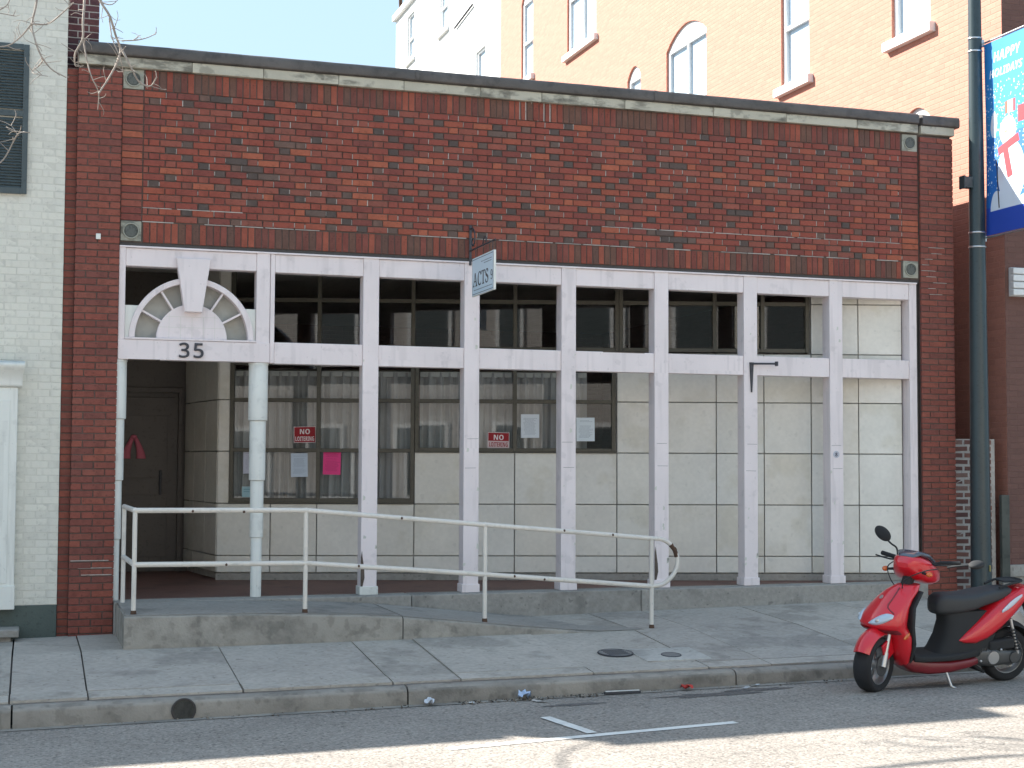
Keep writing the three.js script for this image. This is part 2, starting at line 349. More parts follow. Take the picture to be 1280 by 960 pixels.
// ------------------------------------------------------------------ bricks
const brickCache = {};
function brickG(w, h, d = 0.03) {
  const key = `${w.toFixed(3)}|${h.toFixed(3)}|${d}`;
  if (!brickCache[key]) brickCache[key] = [0, 1, 2].map(() => {
    const c = 0.0028, x = w / 2, y = h / 2, j = () => rr(-0.0016, 0.0016);
    const F = [[-x + c, -y + c, 0], [x - c, -y + c, 0], [x - c, y - c, 0], [-x + c, y - c, 0]].map((p) => [p[0], p[1], p[2] + j()]);
    const S = [[-x, -y], [x, -y], [x, y], [-x, y]].map((p) => [p[0] + j(), p[1] + j() * 0.7, -c]);
    const B = S.map((p) => [p[0], p[1], -d]);
    const pos = [], q = (a, b, e, f) => pos.push(...a, ...b, ...e, ...a, ...e, ...f);
    q(...F);
    for (let i = 0; i < 4; i++) { const k = (i + 1) % 4; q(S[i], S[k], F[k], F[i]); q(B[i], B[k], S[k], S[i]); }
    return muv(geoFrom(pos));
  });
  return pick(brickCache[key]);
}
const brickMat = (cols) => cols.map((c) => M(c, 0.88, { map: 'brick', bump: 'brickB', scale: 0.003 }));
const reds = [[0.297, 0.072, 0.047], [0.263, 0.065, 0.046], [0.337, 0.086, 0.051], [0.223, 0.059, 0.045], [0.382, 0.107, 0.059], [0.208, 0.059, 0.046], [0.287, 0.083, 0.057], [0.248, 0.079, 0.056]];
const darks = [[0.115, 0.078, 0.066], [0.144, 0.093, 0.075], [0.101, 0.073, 0.063], [0.172, 0.098, 0.076]];
const browns = [[0.263, 0.074, 0.052], [0.243, 0.071, 0.051], [0.283, 0.082, 0.055], [0.223, 0.068, 0.051], [0.253, 0.080, 0.057], [0.203, 0.066, 0.051]];
const soldiers = [[0.257, 0.065, 0.043], [0.218, 0.059, 0.043], [0.297, 0.077, 0.048], [0.238, 0.069, 0.050], [0.184, 0.061, 0.046], [0.337, 0.089, 0.054], [0.149, 0.074, 0.055], [0.168, 0.079, 0.055]];
const mReds = brickMat(reds), mDarks = brickMat(darks), mBrowns = brickMat(browns), mSoldiers = brickMat(soldiers);
const mBase = M([1, 1, 1], 0.88, { map: 'brick', bump: 'brickB', scale: 0.003 });
const CH = 0.0677, BH = 0.0572, JT = 0.0105;
// list of {x, y, w, h, c: index, set: name}; the first `most` are meshes, the rest one instanced part
function layBricks(parent, list, z, sets, most, stuffName = 'small_bricks') {
  list.slice(0, most).forEach((b) => {
    const m = part(parent, 'brick', brickG(b.w, b.h), sets[b.set][0][b.c], [b.x, b.y, z + rr(-0.0018, 0.0022)]);
    m.rotation.set(rr(-0.008, 0.008), rr(-0.006, 0.006), rr(-0.004, 0.004));
  });
  const rest = list.slice(most);
  const bySize = {};
  for (const b of rest) (bySize[b.w > 0.15 ? 'wide' : 'narrow'] ??= []).push(b);
  const geos = { wide: brickG(0.203, BH), narrow: brickG(0.095, BH) };
  for (const [k, bs] of Object.entries(bySize)) {
    const im = new THREE.InstancedMesh(geos[k], mBase, bs.length), m4 = new THREE.Matrix4(), q = new THREE.Quaternion(), e = new THREE.Euler(), col = new THREE.Color();
    const gw = k === 'wide' ? 0.203 : 0.095;
    bs.forEach((b, i) => {
      e.set(rr(-0.008, 0.008), rr(-0.006, 0.006), rr(-0.004, 0.004));
      m4.compose(new THREE.Vector3(b.x, b.y, z + rr(-0.0018, 0.0022)), q.setFromEuler(e), new THREE.Vector3(b.w / gw, 1, 1));
      im.setMatrixAt(i, m4);
      const c = sets[b.set][1][b.c], f = rr(0.9, 1.1);
      im.setColorAt(i, col.setRGB(c[0] * f, c[1] * f, c[2] * f));
    });
    im.name = stuffName; im.castShadow = im.receiveShadow = true; im.userData.kind = 'stuff';
    parent.add(im);
  }
}
const SETS = { red: [mReds, reds], dark: [mDarks, darks], brown: [mBrowns, browns], soldier: [mSoldiers, soldiers] };
const rc = (n) => Math.floor(R() * n);
// courses of bricks x0..x1: widths follow the given rows in turn and are stretched to fit
function courses(x0, x1, y0, n, rows, colour) {
  const out = [];
  for (let k = 0; k < n; k++) {
    const row = rows[k % rows.length], tot = row.reduce((a, b) => a + b, 0) + JT * (row.length - 1), f = (x1 - x0 - JT * (row.length - 1)) / (tot - JT * (row.length - 1));
    let x = x0;
    for (const w of row) { const W = w * f; const [set, c] = colour(w, k); out.push({ x: x + W / 2, y: y0 + k * CH + BH / 2, w: W, h: BH, set, c }); x += W + JT; }
  }
  return out;
}
const brownPick = () => ['brown', rc(6)];

// ------------------------------------------------------------------ the storefront building
const B = thing('storefront_building', 'one storey red brick building with white columned storefront and recessed porch', 'building');
{
  // brick face above the storefront
  const face = span(B, 'brick_wall', -0.4, 9.36, 3.452, 5.15, -0.3, -0.0115, mat.mortar, 0);
  const off = new THREE.Vector3(-4.48, -(3.452 + 5.15) / 2, 0);
  const local = (list) => list.map((b) => ({ ...b, x: b.x + off.x, y: b.y + off.y }));
  const zFace = (0.3 + 0.0115) / 2; // local z of world z = 0
  const S = 0.203, Hh = 0.095;
  // stretchers and headers in turn, courses shifted by half a module, many headers burnt dark
  const list = [];
  for (let k = 0; k < 19; k++) {
    const y = 3.665 + 0.004 + k * CH + BH / 2, mod = S + Hh + 2 * JT, sh = (k % 2) * mod / 2 + (k % 4 >= 2 ? 0.0 : 0);
    let x = 0.21 - sh; let stretch = true;
    while (x < 8.695) {
      const w = stretch ? S : Hh, a = Math.max(x, 0.212), b = Math.min(x + w, 8.695);
      if (b - a > 0.03) { const d = !stretch && R() < 0.46 || stretch && R() < 0.03; list.push({ x: (a + b) / 2, y, w: b - a, h: BH, set: d ? 'dark' : 'red', c: d ? rc(4) : (R() < 0.45 ? pick([0, 1, 6]) : rc(8)) }); }
      x += w + JT; stretch = !stretch;
    }
  }
  list.sort((a, b) => a.x - b.x);
  layBricks(face, local(list), zFace, SETS, 300);
  // one-brick borders between the corner stones
  for (const [a, b] of [[0.006, 0.201], [8.705, 8.915]]) layBricks(face, local(courses(a, b, 3.669, 19, [[S]], () => ['red', 3 + rc(5)])), zFace, SETS, 99);
  // upright brick courses under the coping and over the storefront
  for (const [y, nm] of [[5.052, 'soldier_course'], [3.556, 'soldier_course']]) {
    const sc = part(B, nm, box(8.48, 0.196, 0.03), mat.mortar, [4.455, y, -0.022]);
    for (let i = 0; i < 125; i++) {
      const m = part(sc, 'brick', brickG(BH + rr(-0.001, 0.001) * 0, 0.194), mSoldiers[fbm(L1, i / 125, 0.3, 9, 3) > 0.6 ? 4 + 2 * rc(2) : rc(8)], [-4.24 + 0.034 + i * 0.0678, rr(-0.002, 0.002), 0.022 + rr(-0.002, 0.002)]);
      m.rotation.set(rr(-0.008, 0.008), rr(-0.008, 0.008), rr(-0.006, 0.006));
    }
  }
  // pale repointed joints
  const jl = (x0, x1, y) => { const n = Math.ceil((x1 - x0) / 0.35); for (let i = 0; i < n; i++) { if (R() < 0.12) continue; const a = x0 + (x1 - x0) * i / n, b = x0 + (x1 - x0) * (i + 1) / n; span(B, 'pale_joint', a, b - rr(0, 0.06), y - rr(0.003, 0.0052), y + rr(0.003, 0.0052), -0.01, 0.0008 + rr(0, 0.001), mat.mortarPale, 0); } };
  jl(0.21, 2.0, 3.6615); jl(2.9, 5.1, 3.6615); jl(5.1, 8.7, 3.6615); jl(0.21, 1.2, 3.665 + 2 * CH - 0.002); jl(5.0, 8.7, 3.665 + 3 * CH - 0.002);
  for (let i = 0; i < 6; i++) { const x = 4.066 + i * 0.0678; span(B, 'pale_joint', x - 0.0045, x + 0.0045, 4.955, 5.148, -0.01, 0.0016, mat.mortarPale, 0); }
  { // pale mortar left in many upright joints
    const pj = list.filter(() => R() < 0.3), im = new THREE.InstancedMesh(new THREE.BoxGeometry(JT, BH, 0.01), mat.mortarPale, pj.length), m4 = new THREE.Matrix4();
    pj.forEach((b, i) => { const s = rr(0.5, 0.95); m4.makeScale(s, rr(0.6, 1), 1).setPosition(b.x + b.w / 2 + JT / 2, b.y + rr(-0.006, 0.006), -0.0085 + rr(0, 0.002)); im.setMatrixAt(i, m4); });
    im.name = 'upright_joints'; im.userData.kind = 'stuff'; im.castShadow = im.receiveShadow = true; B.add(im);
  }
  for (let i = 0; i < 12; i++) { const b = pick(list.filter((q) => q.x < 6)); span(B, 'pale_joint', b.x + b.w / 2 + 0.001, b.x + b.w / 2 + JT - 0.001, b.y - BH / 2, b.y + BH / 2, -0.01, 0.0012, mat.mortarPale, 0); }
  // corner stones with a round boss
  for (const [x, y] of [[0.105, 5.052], [0.105, 3.563], [8.81, 5.04], [8.81, 3.57]]) {
    const st = part(B, 'corner_stone', rbox(0.195, 0.196, 0.04, 0.005), mat.medallion, [x, y, -0.014]);
    part(st, 'boss', new THREE.TorusGeometry(0.072, 0.009, 8, 32), mat.medallion, [0, 0, 0.022]);
    part(st, 'disc', new THREE.CylinderGeometry(0.058, 0.066, 0.012, 32).rotateX(Math.PI / 2), M([0.13, 0.135, 0.13], 0.9, { map: 'lichen' }), [0, 0, 0.024]);
  }
  // piers at both ends
  const pierRows = [[S, S], [Hh, S, Hh]];
  for (const [x0, x1, z] of [[-0.41, -0.002, 0.03], [8.93, 9.368, 0.03]]) {
    const y0 = -0.36, n = 81;
    const p = part(B, 'brick_pier', box(x1 - x0 - 0.012, n * CH, 0.33), mat.mortar, [(x0 + x1) / 2, y0 + n * CH / 2, z - 0.165 - 0.009]);
    layBricks(p, courses(x0, x1, y0, n, pierRows, brownPick).map((b) => ({ ...b, x: b.x - (x0 + x1) / 2, y: b.y - y0 - n * CH / 2 })), 0.165 + 0.009, SETS, 300);
  }
  { // narrow set-back strip beside the painted house
    const n = 81, y0 = -0.36, p = part(B, 'brick_return', box(0.106, n * CH, 0.2), mat.mortar, [-0.4615, y0 + n * CH / 2, -0.145]);
    layBricks(p, courses(-0.513, -0.412, y0, n, [[Hh]], () => ['brown', 1 + rc(5)]).map((b) => ({ ...b, x: b.x + 0.4615, y: b.y - y0 - n * CH / 2 })), 0.106, SETS, 300);
  }
  for (const [y, x0, x1] of [[0.32, -0.33, -0.02], [0.39, -0.4, -0.05], [0.255, -0.3, -0.02]]) span(B, 'pale_joint', x0, x1, y - 0.004, y + 0.004, 0.02, 0.0312, mat.mortarPale, 0);
  for (let i = 0; i < 9; i++) { const y = -0.36 + CH * (54 + i * 1) - JT / 2; const a = rr(8.93, 9.1); span(B, 'pale_joint', a, a + rr(0.08, 0.25), y - 0.003, y + 0.003, 0.02, 0.0308, mat.mortarPale, 0); }
  // pale stone band and dark coping in lengths
  const bj = [-0.41, 0.66, 1.36, 2.12, 2.8, 3.62, 4.3, 5.25, 6.3, 7.2, 8.1, 8.9];
  for (let i = 0; i < bj.length - 1; i++) span(B, 'stone_band', bj[i] + 0.002, bj[i + 1] - 0.002, 5.153 + rr(-0.002, 0.002), 5.252, -0.3, 0.045 + rr(-0.003, 0.003), mat.stone, 0.006);
  span(B, 'stone_band', 8.935, 9.385, 5.15, 5.245, -0.3, 0.05, mat.stone, 0.006);
  const cj = [-0.42, 2.93, 5.6, 8.9], capProf = [[-0.42, 0], [0.062, 0], [0.075, 0.02], [0.078, 0.085], [0.06, 0.118], [0.01, 0.133], [-0.42, 0.125]];
  const capLen = (x0, x1, y) => part(B, 'coping', muv(loft(lin(x0, x1, 16).map((x) => capProf.map(([z, dy]) => [x, y + dy + rr(-0.002, 0.002), z + rr(-0.003, 0.003)])))), mat.cap);
  for (let i = 0; i < 3; i++) capLen(cj[i] + 0.003, cj[i + 1] - 0.003, 5.254);
  capLen(8.945, 9.44, 5.247);
  for (const x of [2.93, 5.6]) part(B, 'coping_seam', muv(loft([x - 0.02, x + 0.02].map((q) => capProf.map(([z, dy]) => [q, 5.251 + dy * 1.05, z * 1.06])))), mat.cap);
  span(B, 'lintel', 0, 8.92, 3.421, 3.45, -0.2, -0.004, mat.lintel, 0.003);
  // shell: side walls, back, roof, ceiling, floor
  span(B, 'side_wall', -0.4, -0.012, -0.9, 5.24, -10, -0.31, mat.brownBrick, 0);
  span(B, 'side_wall', 8.94, 9.36, -0.9, 5.24, -10, -0.32, mat.brownBrick, 0);
  span(B, 'back_wall', -0.4, 9.36, -0.9, 5.2, -10.3, -10.005, mat.brownBrick, 0);
  span(B, 'roof', -0.008, 8.93, 4.75, 4.95, -10, -0.31, mat.roof, 0);
  span(B, 'ceiling', -0.008, 8.93, 3.63, 3.73, -10, -0.305, mat.ceiling, 0);
  span(B, 'floor', -0.008, 8.93, -0.9, 0.0, -10, -0.17, mat.floor, 0);
}
// stone sill under the columns
for (const [a, b] of [[-0.0, 2.9], [2.9, 5.4], [5.4, 8.92]]) span(B, 'stone_sill', a + 0.003, b - 0.003, -0.55, 0.0 - (a > 3 ? 0.002 : 0), -0.168, 0.135, mat.concrete, 0.012);

// white painted frame
const colX = Array.from({ length: 6 }, (_, i) => 2.486 + 1.0697 * i);
{
  for (const [i, x] of colX.entries()) {
    const c = span(B, 'column', x - 0.082, x + 0.082, 0.0, 3.405, -0.165, 0.0, mat.white, 0.006);
    part(c, 'plinth', rbox(0.19, 0.085, 0.185, 0.005), i === 0 ? mat.whiteCool : mat.white, [0, -1.66, 0.001]);
    if (i === 0 || i === 3) part(c, 'bare_wood', muv(plate([[-0.006, 0], [0.014, 0.0], [0.034, 0.09], [0.03, 0.17], [0.012, 0.3], [0.006, 0.36], [-0.004, 0.3], [-0.006, 0.2]], 0.006, 0.001)), mat.wood, [-0.077, -1.62, 0.086]);
    for (let k = 0; k < 7; k++) { const e = k < 4, q = rr(0.006, 0.016), x0 = e ? (R() < 0.5 ? -0.072 : 0.072) : rr(-0.06, 0.06); part(c, 'paint_chip', muv(plate([[-q, -q * rr(0.6, 2.5)], [q * 0.8, -q * rr(0.4, 1.5)], [q, q * rr(0.5, 2)], [-q * rr(0.2, 0.9), q * rr(0.8, 3)]], 0.002, 0)), mat.houseGap, [x0, k < 3 ? rr(-1.55, -1.2) : rr(-1.5, 1.5), 0.0836]); }
    for (const y of [-0.15, -0.42]) if (i !== 0) part(c, 'joint_crack', box(0.12, 0.003, 0.004), mat.lintel, [rr(-0.02, 0.02), y + rr(-0.03, 0.03), 0.0815], [0, 0, rr(-0.03, 0.03)]);
  }
  span(B, 'post', 1.325, 1.458, 2.312, 3.405, -0.165, 0.0, mat.white);
  span(B, 'post', 1.463, 1.507, 2.312, 3.405, -0.16, -0.006, mat.white);
  span(B, 'jamb', 0.0, 0.062, 2.312, 3.405, -0.165, 0.002, mat.white);
  span(B, 'jamb', 8.787, 8.885, 0.0, 3.405, -0.165, 0.0, mat.white);
  span(B, 'jamb_strip', 8.887, 8.926, 0.0, 3.415, -0.12, -0.035, mat.lintel, 0.002);
  // rails between the columns
  const ends = [1.508, ...colX.flatMap((x) => [x - 0.083, x + 0.083]), 8.786];
  for (let i = 0; i < ends.length; i += 2) {
    span(B, 'top_rail', ends[i], ends[i + 1], 3.22, 3.4, -0.15, -0.008, mat.white);
    span(B, 'middle_rail', ends[i], ends[i + 1], 2.308, 2.522, -0.15, -0.012, mat.white);
  }
  span(B, 'top_rail', 0.063, 1.324, 3.225, 3.4, -0.15, -0.008, mat.white);
  span(B, 'cornice_strip', 0.0, 8.89, 3.402, 3.42, -0.19, 0.012, mat.white, 0.004);
  span(B, 'peeled_edge', 5.02, 5.5, 2.516, 2.526, -0.06, -0.0105, mat.wood, 0.002);
  span(B, 'peeled_edge', 0.1, 0.4, 2.312, 2.32, -0.05, 0.012, mat.wood, 0.002);

  // half-round fan over the entrance
  const cx = 0.703, cy = 2.532, ringPts = (r, a0, a1, n) => lin(a0, a1, n).map((a) => [cx + r * Math.cos(a), cy + r * Math.sin(a)]);
  part(B, 'arch_ring', muv(plate([...ringPts(0.6, 0, Math.PI, 40), ...ringPts(0.545, Math.PI, 0, 40)], 0.15, 0.004)), mat.white, [0, 0, -0.01]);
  part(B, 'arch_centre', muv(plate([...ringPts(0.34, 0, Math.PI, 30)], 0.1, 0.004)), mat.white, [0, 0, -0.03]);
  for (let i = 0; i < 2; i++) part(B, 'block_joint', box(2 * Math.sqrt(0.34 ** 2 - (0.11 + i * 0.105) ** 2) - 0.02, 0.003, 0.002), mat.houseGap, [cx, cy + 0.11 + i * 0.105, -0.0298]);
  for (const [x, h] of [[-0.22, 0.25], [-0.11, 0.215], [0.0, 0.215], [0.11, 0.215], [0.22, 0.25]]) part(B, 'block_joint', box(0.003, h, 0.002), mat.houseGap, [cx + x, cy + h / 2, -0.0296]);
  part(B, 'fan_back', muv(plate([...ringPts(0.55, 0, Math.PI, 40)], 0.012, 0)), M([0.4, 0.39, 0.355], 0.7, { map: 'panel' }), [0, 0, -0.125]);
  for (const a of [29, 57, 123, 151]) { const t = a * Math.PI / 180; part(B, 'fan_bar', rbox(0.215, 0.02, 0.09, 0.003), mat.white, [cx + 0.443 * Math.cos(t), cy + 0.443 * Math.sin(t), -0.075], [0, 0, t]); }
  part(B, 'keystone', muv(plate([[0.538, 3.316], [0.623, 2.79], [0.792, 2.79], [0.87, 3.316]], 0.12, 0.006)), mat.white, [0, 0, 0.05]);
  for (const [s, xa, xb] of [[1, 0.064, 0.2], [-1, 1.206, 1.323]]) {
    // spandrel board between the ring and the post, up to its level top
    const top = 2.845, xr = (y) => Math.sqrt(0.597 ** 2 - (y - cy) ** 2), pts = lin(cy - 0.02, top, 12).map((y) => [s > 0 ? cx - xr(Math.max(y, cy)) : cx + xr(Math.max(y, cy)), y]);
    const e = s > 0 ? 0.064 : 1.323;
    part(B, 'spandrel', muv(plate([[e, cy - 0.02], ...pts, [e, top]], 0.05, 0.002)), mat.whiteCool, [0, 0, -0.03]);
  }
  span(B, 'number_board', 0.0, 1.46, 2.316, 2.51, -0.12, 0.012, mat.white);
  span(B, 'board_cap', 0.062, 1.326, 2.5115, 2.53, -0.1, 0.02, mat.white, 0.003);
  const font = await new FontLoader().loadAsync('fonts/droid/droid_sans_regular.typeface.json');
  for (const [ch, x] of [['3', 0.573], ['5', 0.708]]) { const g = new TextGeometry(ch, { font, size: 0.14, depth: 0.014, bevelEnabled: true, bevelSize: 0.003, bevelThickness: 0.002, bevelSegments: 1, curveSegments: 8 }); g.scale(1.06, 1, 1); part(B, 'house_number', muv(g), mat.iron, [x, 2.347, 0.0135]); }
  // entrance columns: four round drums, each slimmer than the one above
  for (const x of [0.0, 1.366]) {
    const col = part(B, 'round_column', muv(new THREE.CylinderGeometry(0.1, 0.1, 0.018, 32)), mat.whiteCool, [x, 2.304, -0.09]);
    [[0.095, 1.742, 2.296], [0.08, 1.15, 1.741], [0.066, 0.585, 1.149], [0.054, 0.0, 0.584]].forEach(([r, a, b]) => part(col, 'drum', muv(new THREE.LatheGeometry([[0.0, a], [r - 0.004, a], [r, a + 0.004], [r, b - 0.001], [0, b - 0.001]].map((p) => new THREE.Vector2(...p)), 36)), mat.whiteCool, [0, -2.304, 0]));
  }
}
// recessed wall of square panels and steel windows, running obliquely behind the columns
const WB = new THREE.Group(); WB.name = 'recessed_wall'; WB.position.set(1.4, 0, -2.2); WB.rotation.y = -Math.atan2(0.26992, 0.96288); B.add(WB);
{
  const rows = [0.085, 0.275, 0.86, 1.447, 2.03, 2.59, 3.17, 3.63];
  const cols = [-0.174, 0.425, 0.946, 1.5, 2.044, 2.62, 3.184, 3.77, 4.352, 4.925, 5.495, 6.047, 6.594, 7.145, 7.655];
  const isWin = (s, y) => (s < 2.04 && y > 0.87 && s > -0.05) || (s > 2.04 && s < 4.34 && y > 1.45) || (s > 4.34 && s < 6.58 && y > 2.6);
  const holes = [];
  for (let i = 0; i < cols.length - 1; i++) for (let j = 0; j < rows.length - 1; j++) {
    let a = cols[i], b = cols[i + 1], c = rows[j], d = rows[j + 1];
    if (isWin((a + b) / 2, (c + d) / 2)) { if (i === 0) b = -0.04; else continue; }
    const p = part(WB, 'wall_panel', rbox(b - a - 0.011, d - c - 0.011, 0.03, 0.003), pick(mat.panel), [(a + b) / 2, (c + d) / 2, -0.015 + rr(-0.002, 0.002)]);
    p.rotation.set(rr(-0.003, 0.003), rr(-0.003, 0.003), 0);
  }
  // dark backing behind the joints, leaving the windows open
  const back = (x0, x1, y0, y1) => span(WB, 'backing', x0, x1, y0, y1, -0.13, -0.065, mat.dark, 0);
  back(-0.172, 2.046, 0, 0.87); back(2.047, 4.34, 0, 1.447); back(4.341, 7.66, 0, 2.6); back(6.58, 7.66, 2.601, 3.63); back(-0.172, -0.045, 0.871, 3.63);
  // skirting
  span(WB, 'skirting', -0.18, 7.66, 0.0, 0.075, -0.04, 0.006, mat.concrete, 0.004);
  const fr = (s0, s1, y0, y1, n = 'window_frame', d = 0.03, z = 0) => span(WB, n, s0, s1, y0, y1, -0.075 + z, d - 0.02 + z, mat.frame, 0.003);
  const pane = (s0, s1, y0, y1) => part(WB, 'window_pane', new THREE.PlaneGeometry(s1 - s0, y1 - y0), mat.glass, [(s0 + s1) / 2, (y0 + y1) / 2, -0.04], [rr(-0.004, 0.004), rr(-0.006, 0.006), 0]);
  const grid = (ss_, ys, t = 0.045) => {
    for (const s of ss_) fr(s - t / 2, s + t / 2, ys[0] - 0.02, ys.at(-1) + 0.02);
    for (let i = 0; i < ss_.length - 1; i++) {
      for (const y of ys) fr(ss_[i] + t / 2 + 0.001, ss_[i + 1] - t / 2 - 0.001, y - t / 2, y + t / 2, 'window_bar', 0.026);
      for (let j = 0; j < ys.length - 1; j++) pane(ss_[i] + t / 2, ss_[i + 1] - t / 2, ys[j] + t / 2, ys[j + 1] - t / 2);
    }
  };
  grid([-0.02, 0.955, 2.02], [0.9, 1.463, 2.03, 2.45]);
  grid([2.07, 3.184, 4.315], [1.475, 2.03, 2.45]);
  grid([-0.02, 0.955, 2.02, 3.184, 4.352], [2.63, 3.17, 3.61]);
  grid([4.4, 5.48, 6.035, 6.555], [2.63, 3.17, 3.61]);
  span(WB, 'window_sill', -0.045, 2.045, 0.862, 0.882, -0.05, 0.03, mat.frame, 0.003);
  span(WB, 'window_sill', 2.046, 4.34, 1.446, 1.46, -0.05, 0.03, mat.frame, 0.003);
  span(WB, 'window_head', -0.044, 4.376, 2.475, 2.605, -0.08, 0.002, mat.frame, 0.003);
  // side wall of the entrance lobby and the dark door at its end
  const end = 1.45;
  const lobby = new THREE.Group(); lobby.name = 'lobby_wall'; lobby.position.set(1.226, 0, -2.262); lobby.rotation.y = Math.PI / 2 + 0.152; B.add(lobby);
  span(lobby, 'backing', 0.0, end + 0.05, 0.0, 3.63, 0.065, 0.13, mat.dark, 0);
  for (let j = 0; j < rows.length - 1; j++) for (const [a, b] of [[0.004, 0.5], [0.5, 1.0], [1.0, end]]) part(lobby, 'wall_panel', rbox(b - a - 0.011, rows[j + 1] - rows[j] - 0.011, 0.03, 0.003), pick(mat.panel), [(a + b) / 2, (rows[j] + rows[j + 1]) / 2, 0.016]);
  span(B, 'door_wall', 0.0, 1.12, 0.0, 3.63, -3.85, -3.72, mat.door, 0);
  const door = span(B, 'door', 0.12, 0.92, 0.005, 2.1, -3.719, -3.67, mat.door, 0.004);
  part(door, 'handle', rbox(0.03, 0.3, 0.03, 0.01), mat.iron, [0.2, 0.02, 0.045]);
  for (const y of [-0.5, 0.45]) part(door, 'raised_panel', rbox(0.56, 0.75, 0.012, 0.004), mat.door, [0, y, 0.028]);
  span(B, 'door_frame', 0.06, 0.118, 0.0, 2.16, -3.72, -3.65, mat.door, 0.004);
  span(B, 'door_frame', 0.922, 0.98, 0.0, 2.16, -3.72, -3.65, mat.door, 0.004);
  span(B, 'door_frame', 0.06, 0.98, 2.161, 2.22, -3.72, -3.65, mat.door, 0.004);
  span(B, 'lobby_wall', -0.009, 0.02, 0.0, 3.63, -3.718, -0.3, mat.panel[0], 0);
}
// small things fixed to the front
single('meter_box', rbox(0.045, 0.055, 0.02, 0.005), mat.pilaster, 'tiny white box on the brick pier beside the arched entrance', 'box', [-0.2, 3.488, 0.041]);

// ------------------------------------------------------------------ ramp and handrail
{
  const r = thing('concrete_ramp', 'low concrete landing and ramp in front of the white columns', 'ramp');
  const top = [[0.02, 0.0], [1.2, -0.011], [2.1, -0.046], [2.5, -0.076], [3.05, -0.132], [3.55, -0.186], [4.3, -0.262], [4.95, -0.298]];
  const yTop = (x) => { for (let i = 0; i < top.length - 1; i++) if (x <= top[i + 1][0]) { const t = (x - top[i][0]) / (top[i + 1][0] - top[i][0]); return top[i][1] + (top[i + 1][1] - top[i][1]) * t; } return top.at(-1)[1]; };
  const body = (x0, x1, n) => loft(lin(x0, x1, n).map((x) => { const y = Math.max(yTop(x), gy(x, 1.4) + 0.004) - 0.004, j = () => rr(-0.003, 0.003); return [[x, -0.5, 0.14], [x, y, 0.14], [x, y, 0.8], [x, y, 1.37], [x, y - 0.006, 1.39 + j()], [x, y - 0.022, 1.402 + j()], [x, (y - 0.5) / 2, 1.405 + j()], [x, -0.5, 1.41]]; }));
  part(r, 'landing', muv(body(0.02, 2.495, 22)), mat.ramp);
  part(r, 'slope', muv(body(2.505, 4.95, 22)), mat.ramp);
  part(r, 'landing_screed', sheet(lin(0.035, 2.49, 10), [0.145, 0.8, 1.375], (x) => yTop(x) + 0.002, 0.004), mat.rampTop);
  part(r, 'slope_screed', sheet(lin(2.51, 4.9, 10), [0.145, 0.8, 1.375], (x) => Math.max(yTop(x), gy(x, 1.4) + 0.004) + 0.002, 0.004), mat.rampTop);

  const h = thing('handrail', 'white painted pipe handrail with a rounded end along the ramp', 'handrail');
  const z = 1.3, R0 = 0.024;
  const posts = [[0.105, 0.905], [1.612, 0.896], [3.312, 0.75], [5.014, 0.6]];
  for (const [x, y] of posts) {
    const b = x < 5 ? yTop(x) : gy(x, z);
    const p = part(h, 'post', muv(rod([x, b, z], [x, y, z], 0.021)), mat.rail);
    part(p, 'rusty_foot', muv(new THREE.CylinderGeometry(0.023, 0.027, 0.035, 12)), mat.rust, [x, b + 0.018, z]);
    part(p, 'weld', new THREE.SphereGeometry(0.027, 10, 8), mat.rail, [x, y, z]);
  }
  part(h, 'post', muv(rod([0.078, 0.0, 0.18], [0.078, 0.905, 0.18], 0.021)), mat.rail);
  const line = (p) => p.map(([x, y]) => [x, y, z]);
  const seg = (pts) => join(pts.slice(1).map((p, i) => rod(pts[i], p, R0)));
  part(h, 'top_rail', muv(seg([[0.078, 0.905, 0.18], ...line([[0.105, 0.905], [1.25, 0.9], [1.612, 0.896], [3.312, 0.75], [5.014, 0.602]])])), mat.rail);
  part(h, 'lower_rail', muv(seg([[0.078, 0.43, 0.18], ...line([[0.105, 0.432], [1.612, 0.42], [3.312, 0.285], [5.014, 0.137]])])), mat.rail);
  part(h, 'rounded_end', muv(tube(line([[5.014, 0.602], [5.12, 0.592], [5.21, 0.545], [5.27, 0.47], [5.29, 0.38], [5.265, 0.28], [5.2, 0.2], [5.12, 0.15], [5.014, 0.137]]), 0.022, 40, 10)), mat.rail);
  part(h, 'rust_patch', muv(tube(line([[5.215, 0.541], [5.262, 0.482], [5.281, 0.42]]), 0.0235, 10, 10)), mat.rust);
  for (const [x, y] of [[0.6, 0.903], [1.05, 0.901], [2.5, 0.822], [4.1, 0.684], [4.6, 0.64], [3.6, 0.262], [3.9, 0.235], [0.9, 0.427], [2.1, 0.382]]) part(h, 'rust_spot', new THREE.SphereGeometry(0.013, 8, 6), mat.rust, [x, y - 0.008 + rr(-0.004, 0.012), z + 0.017]);
}

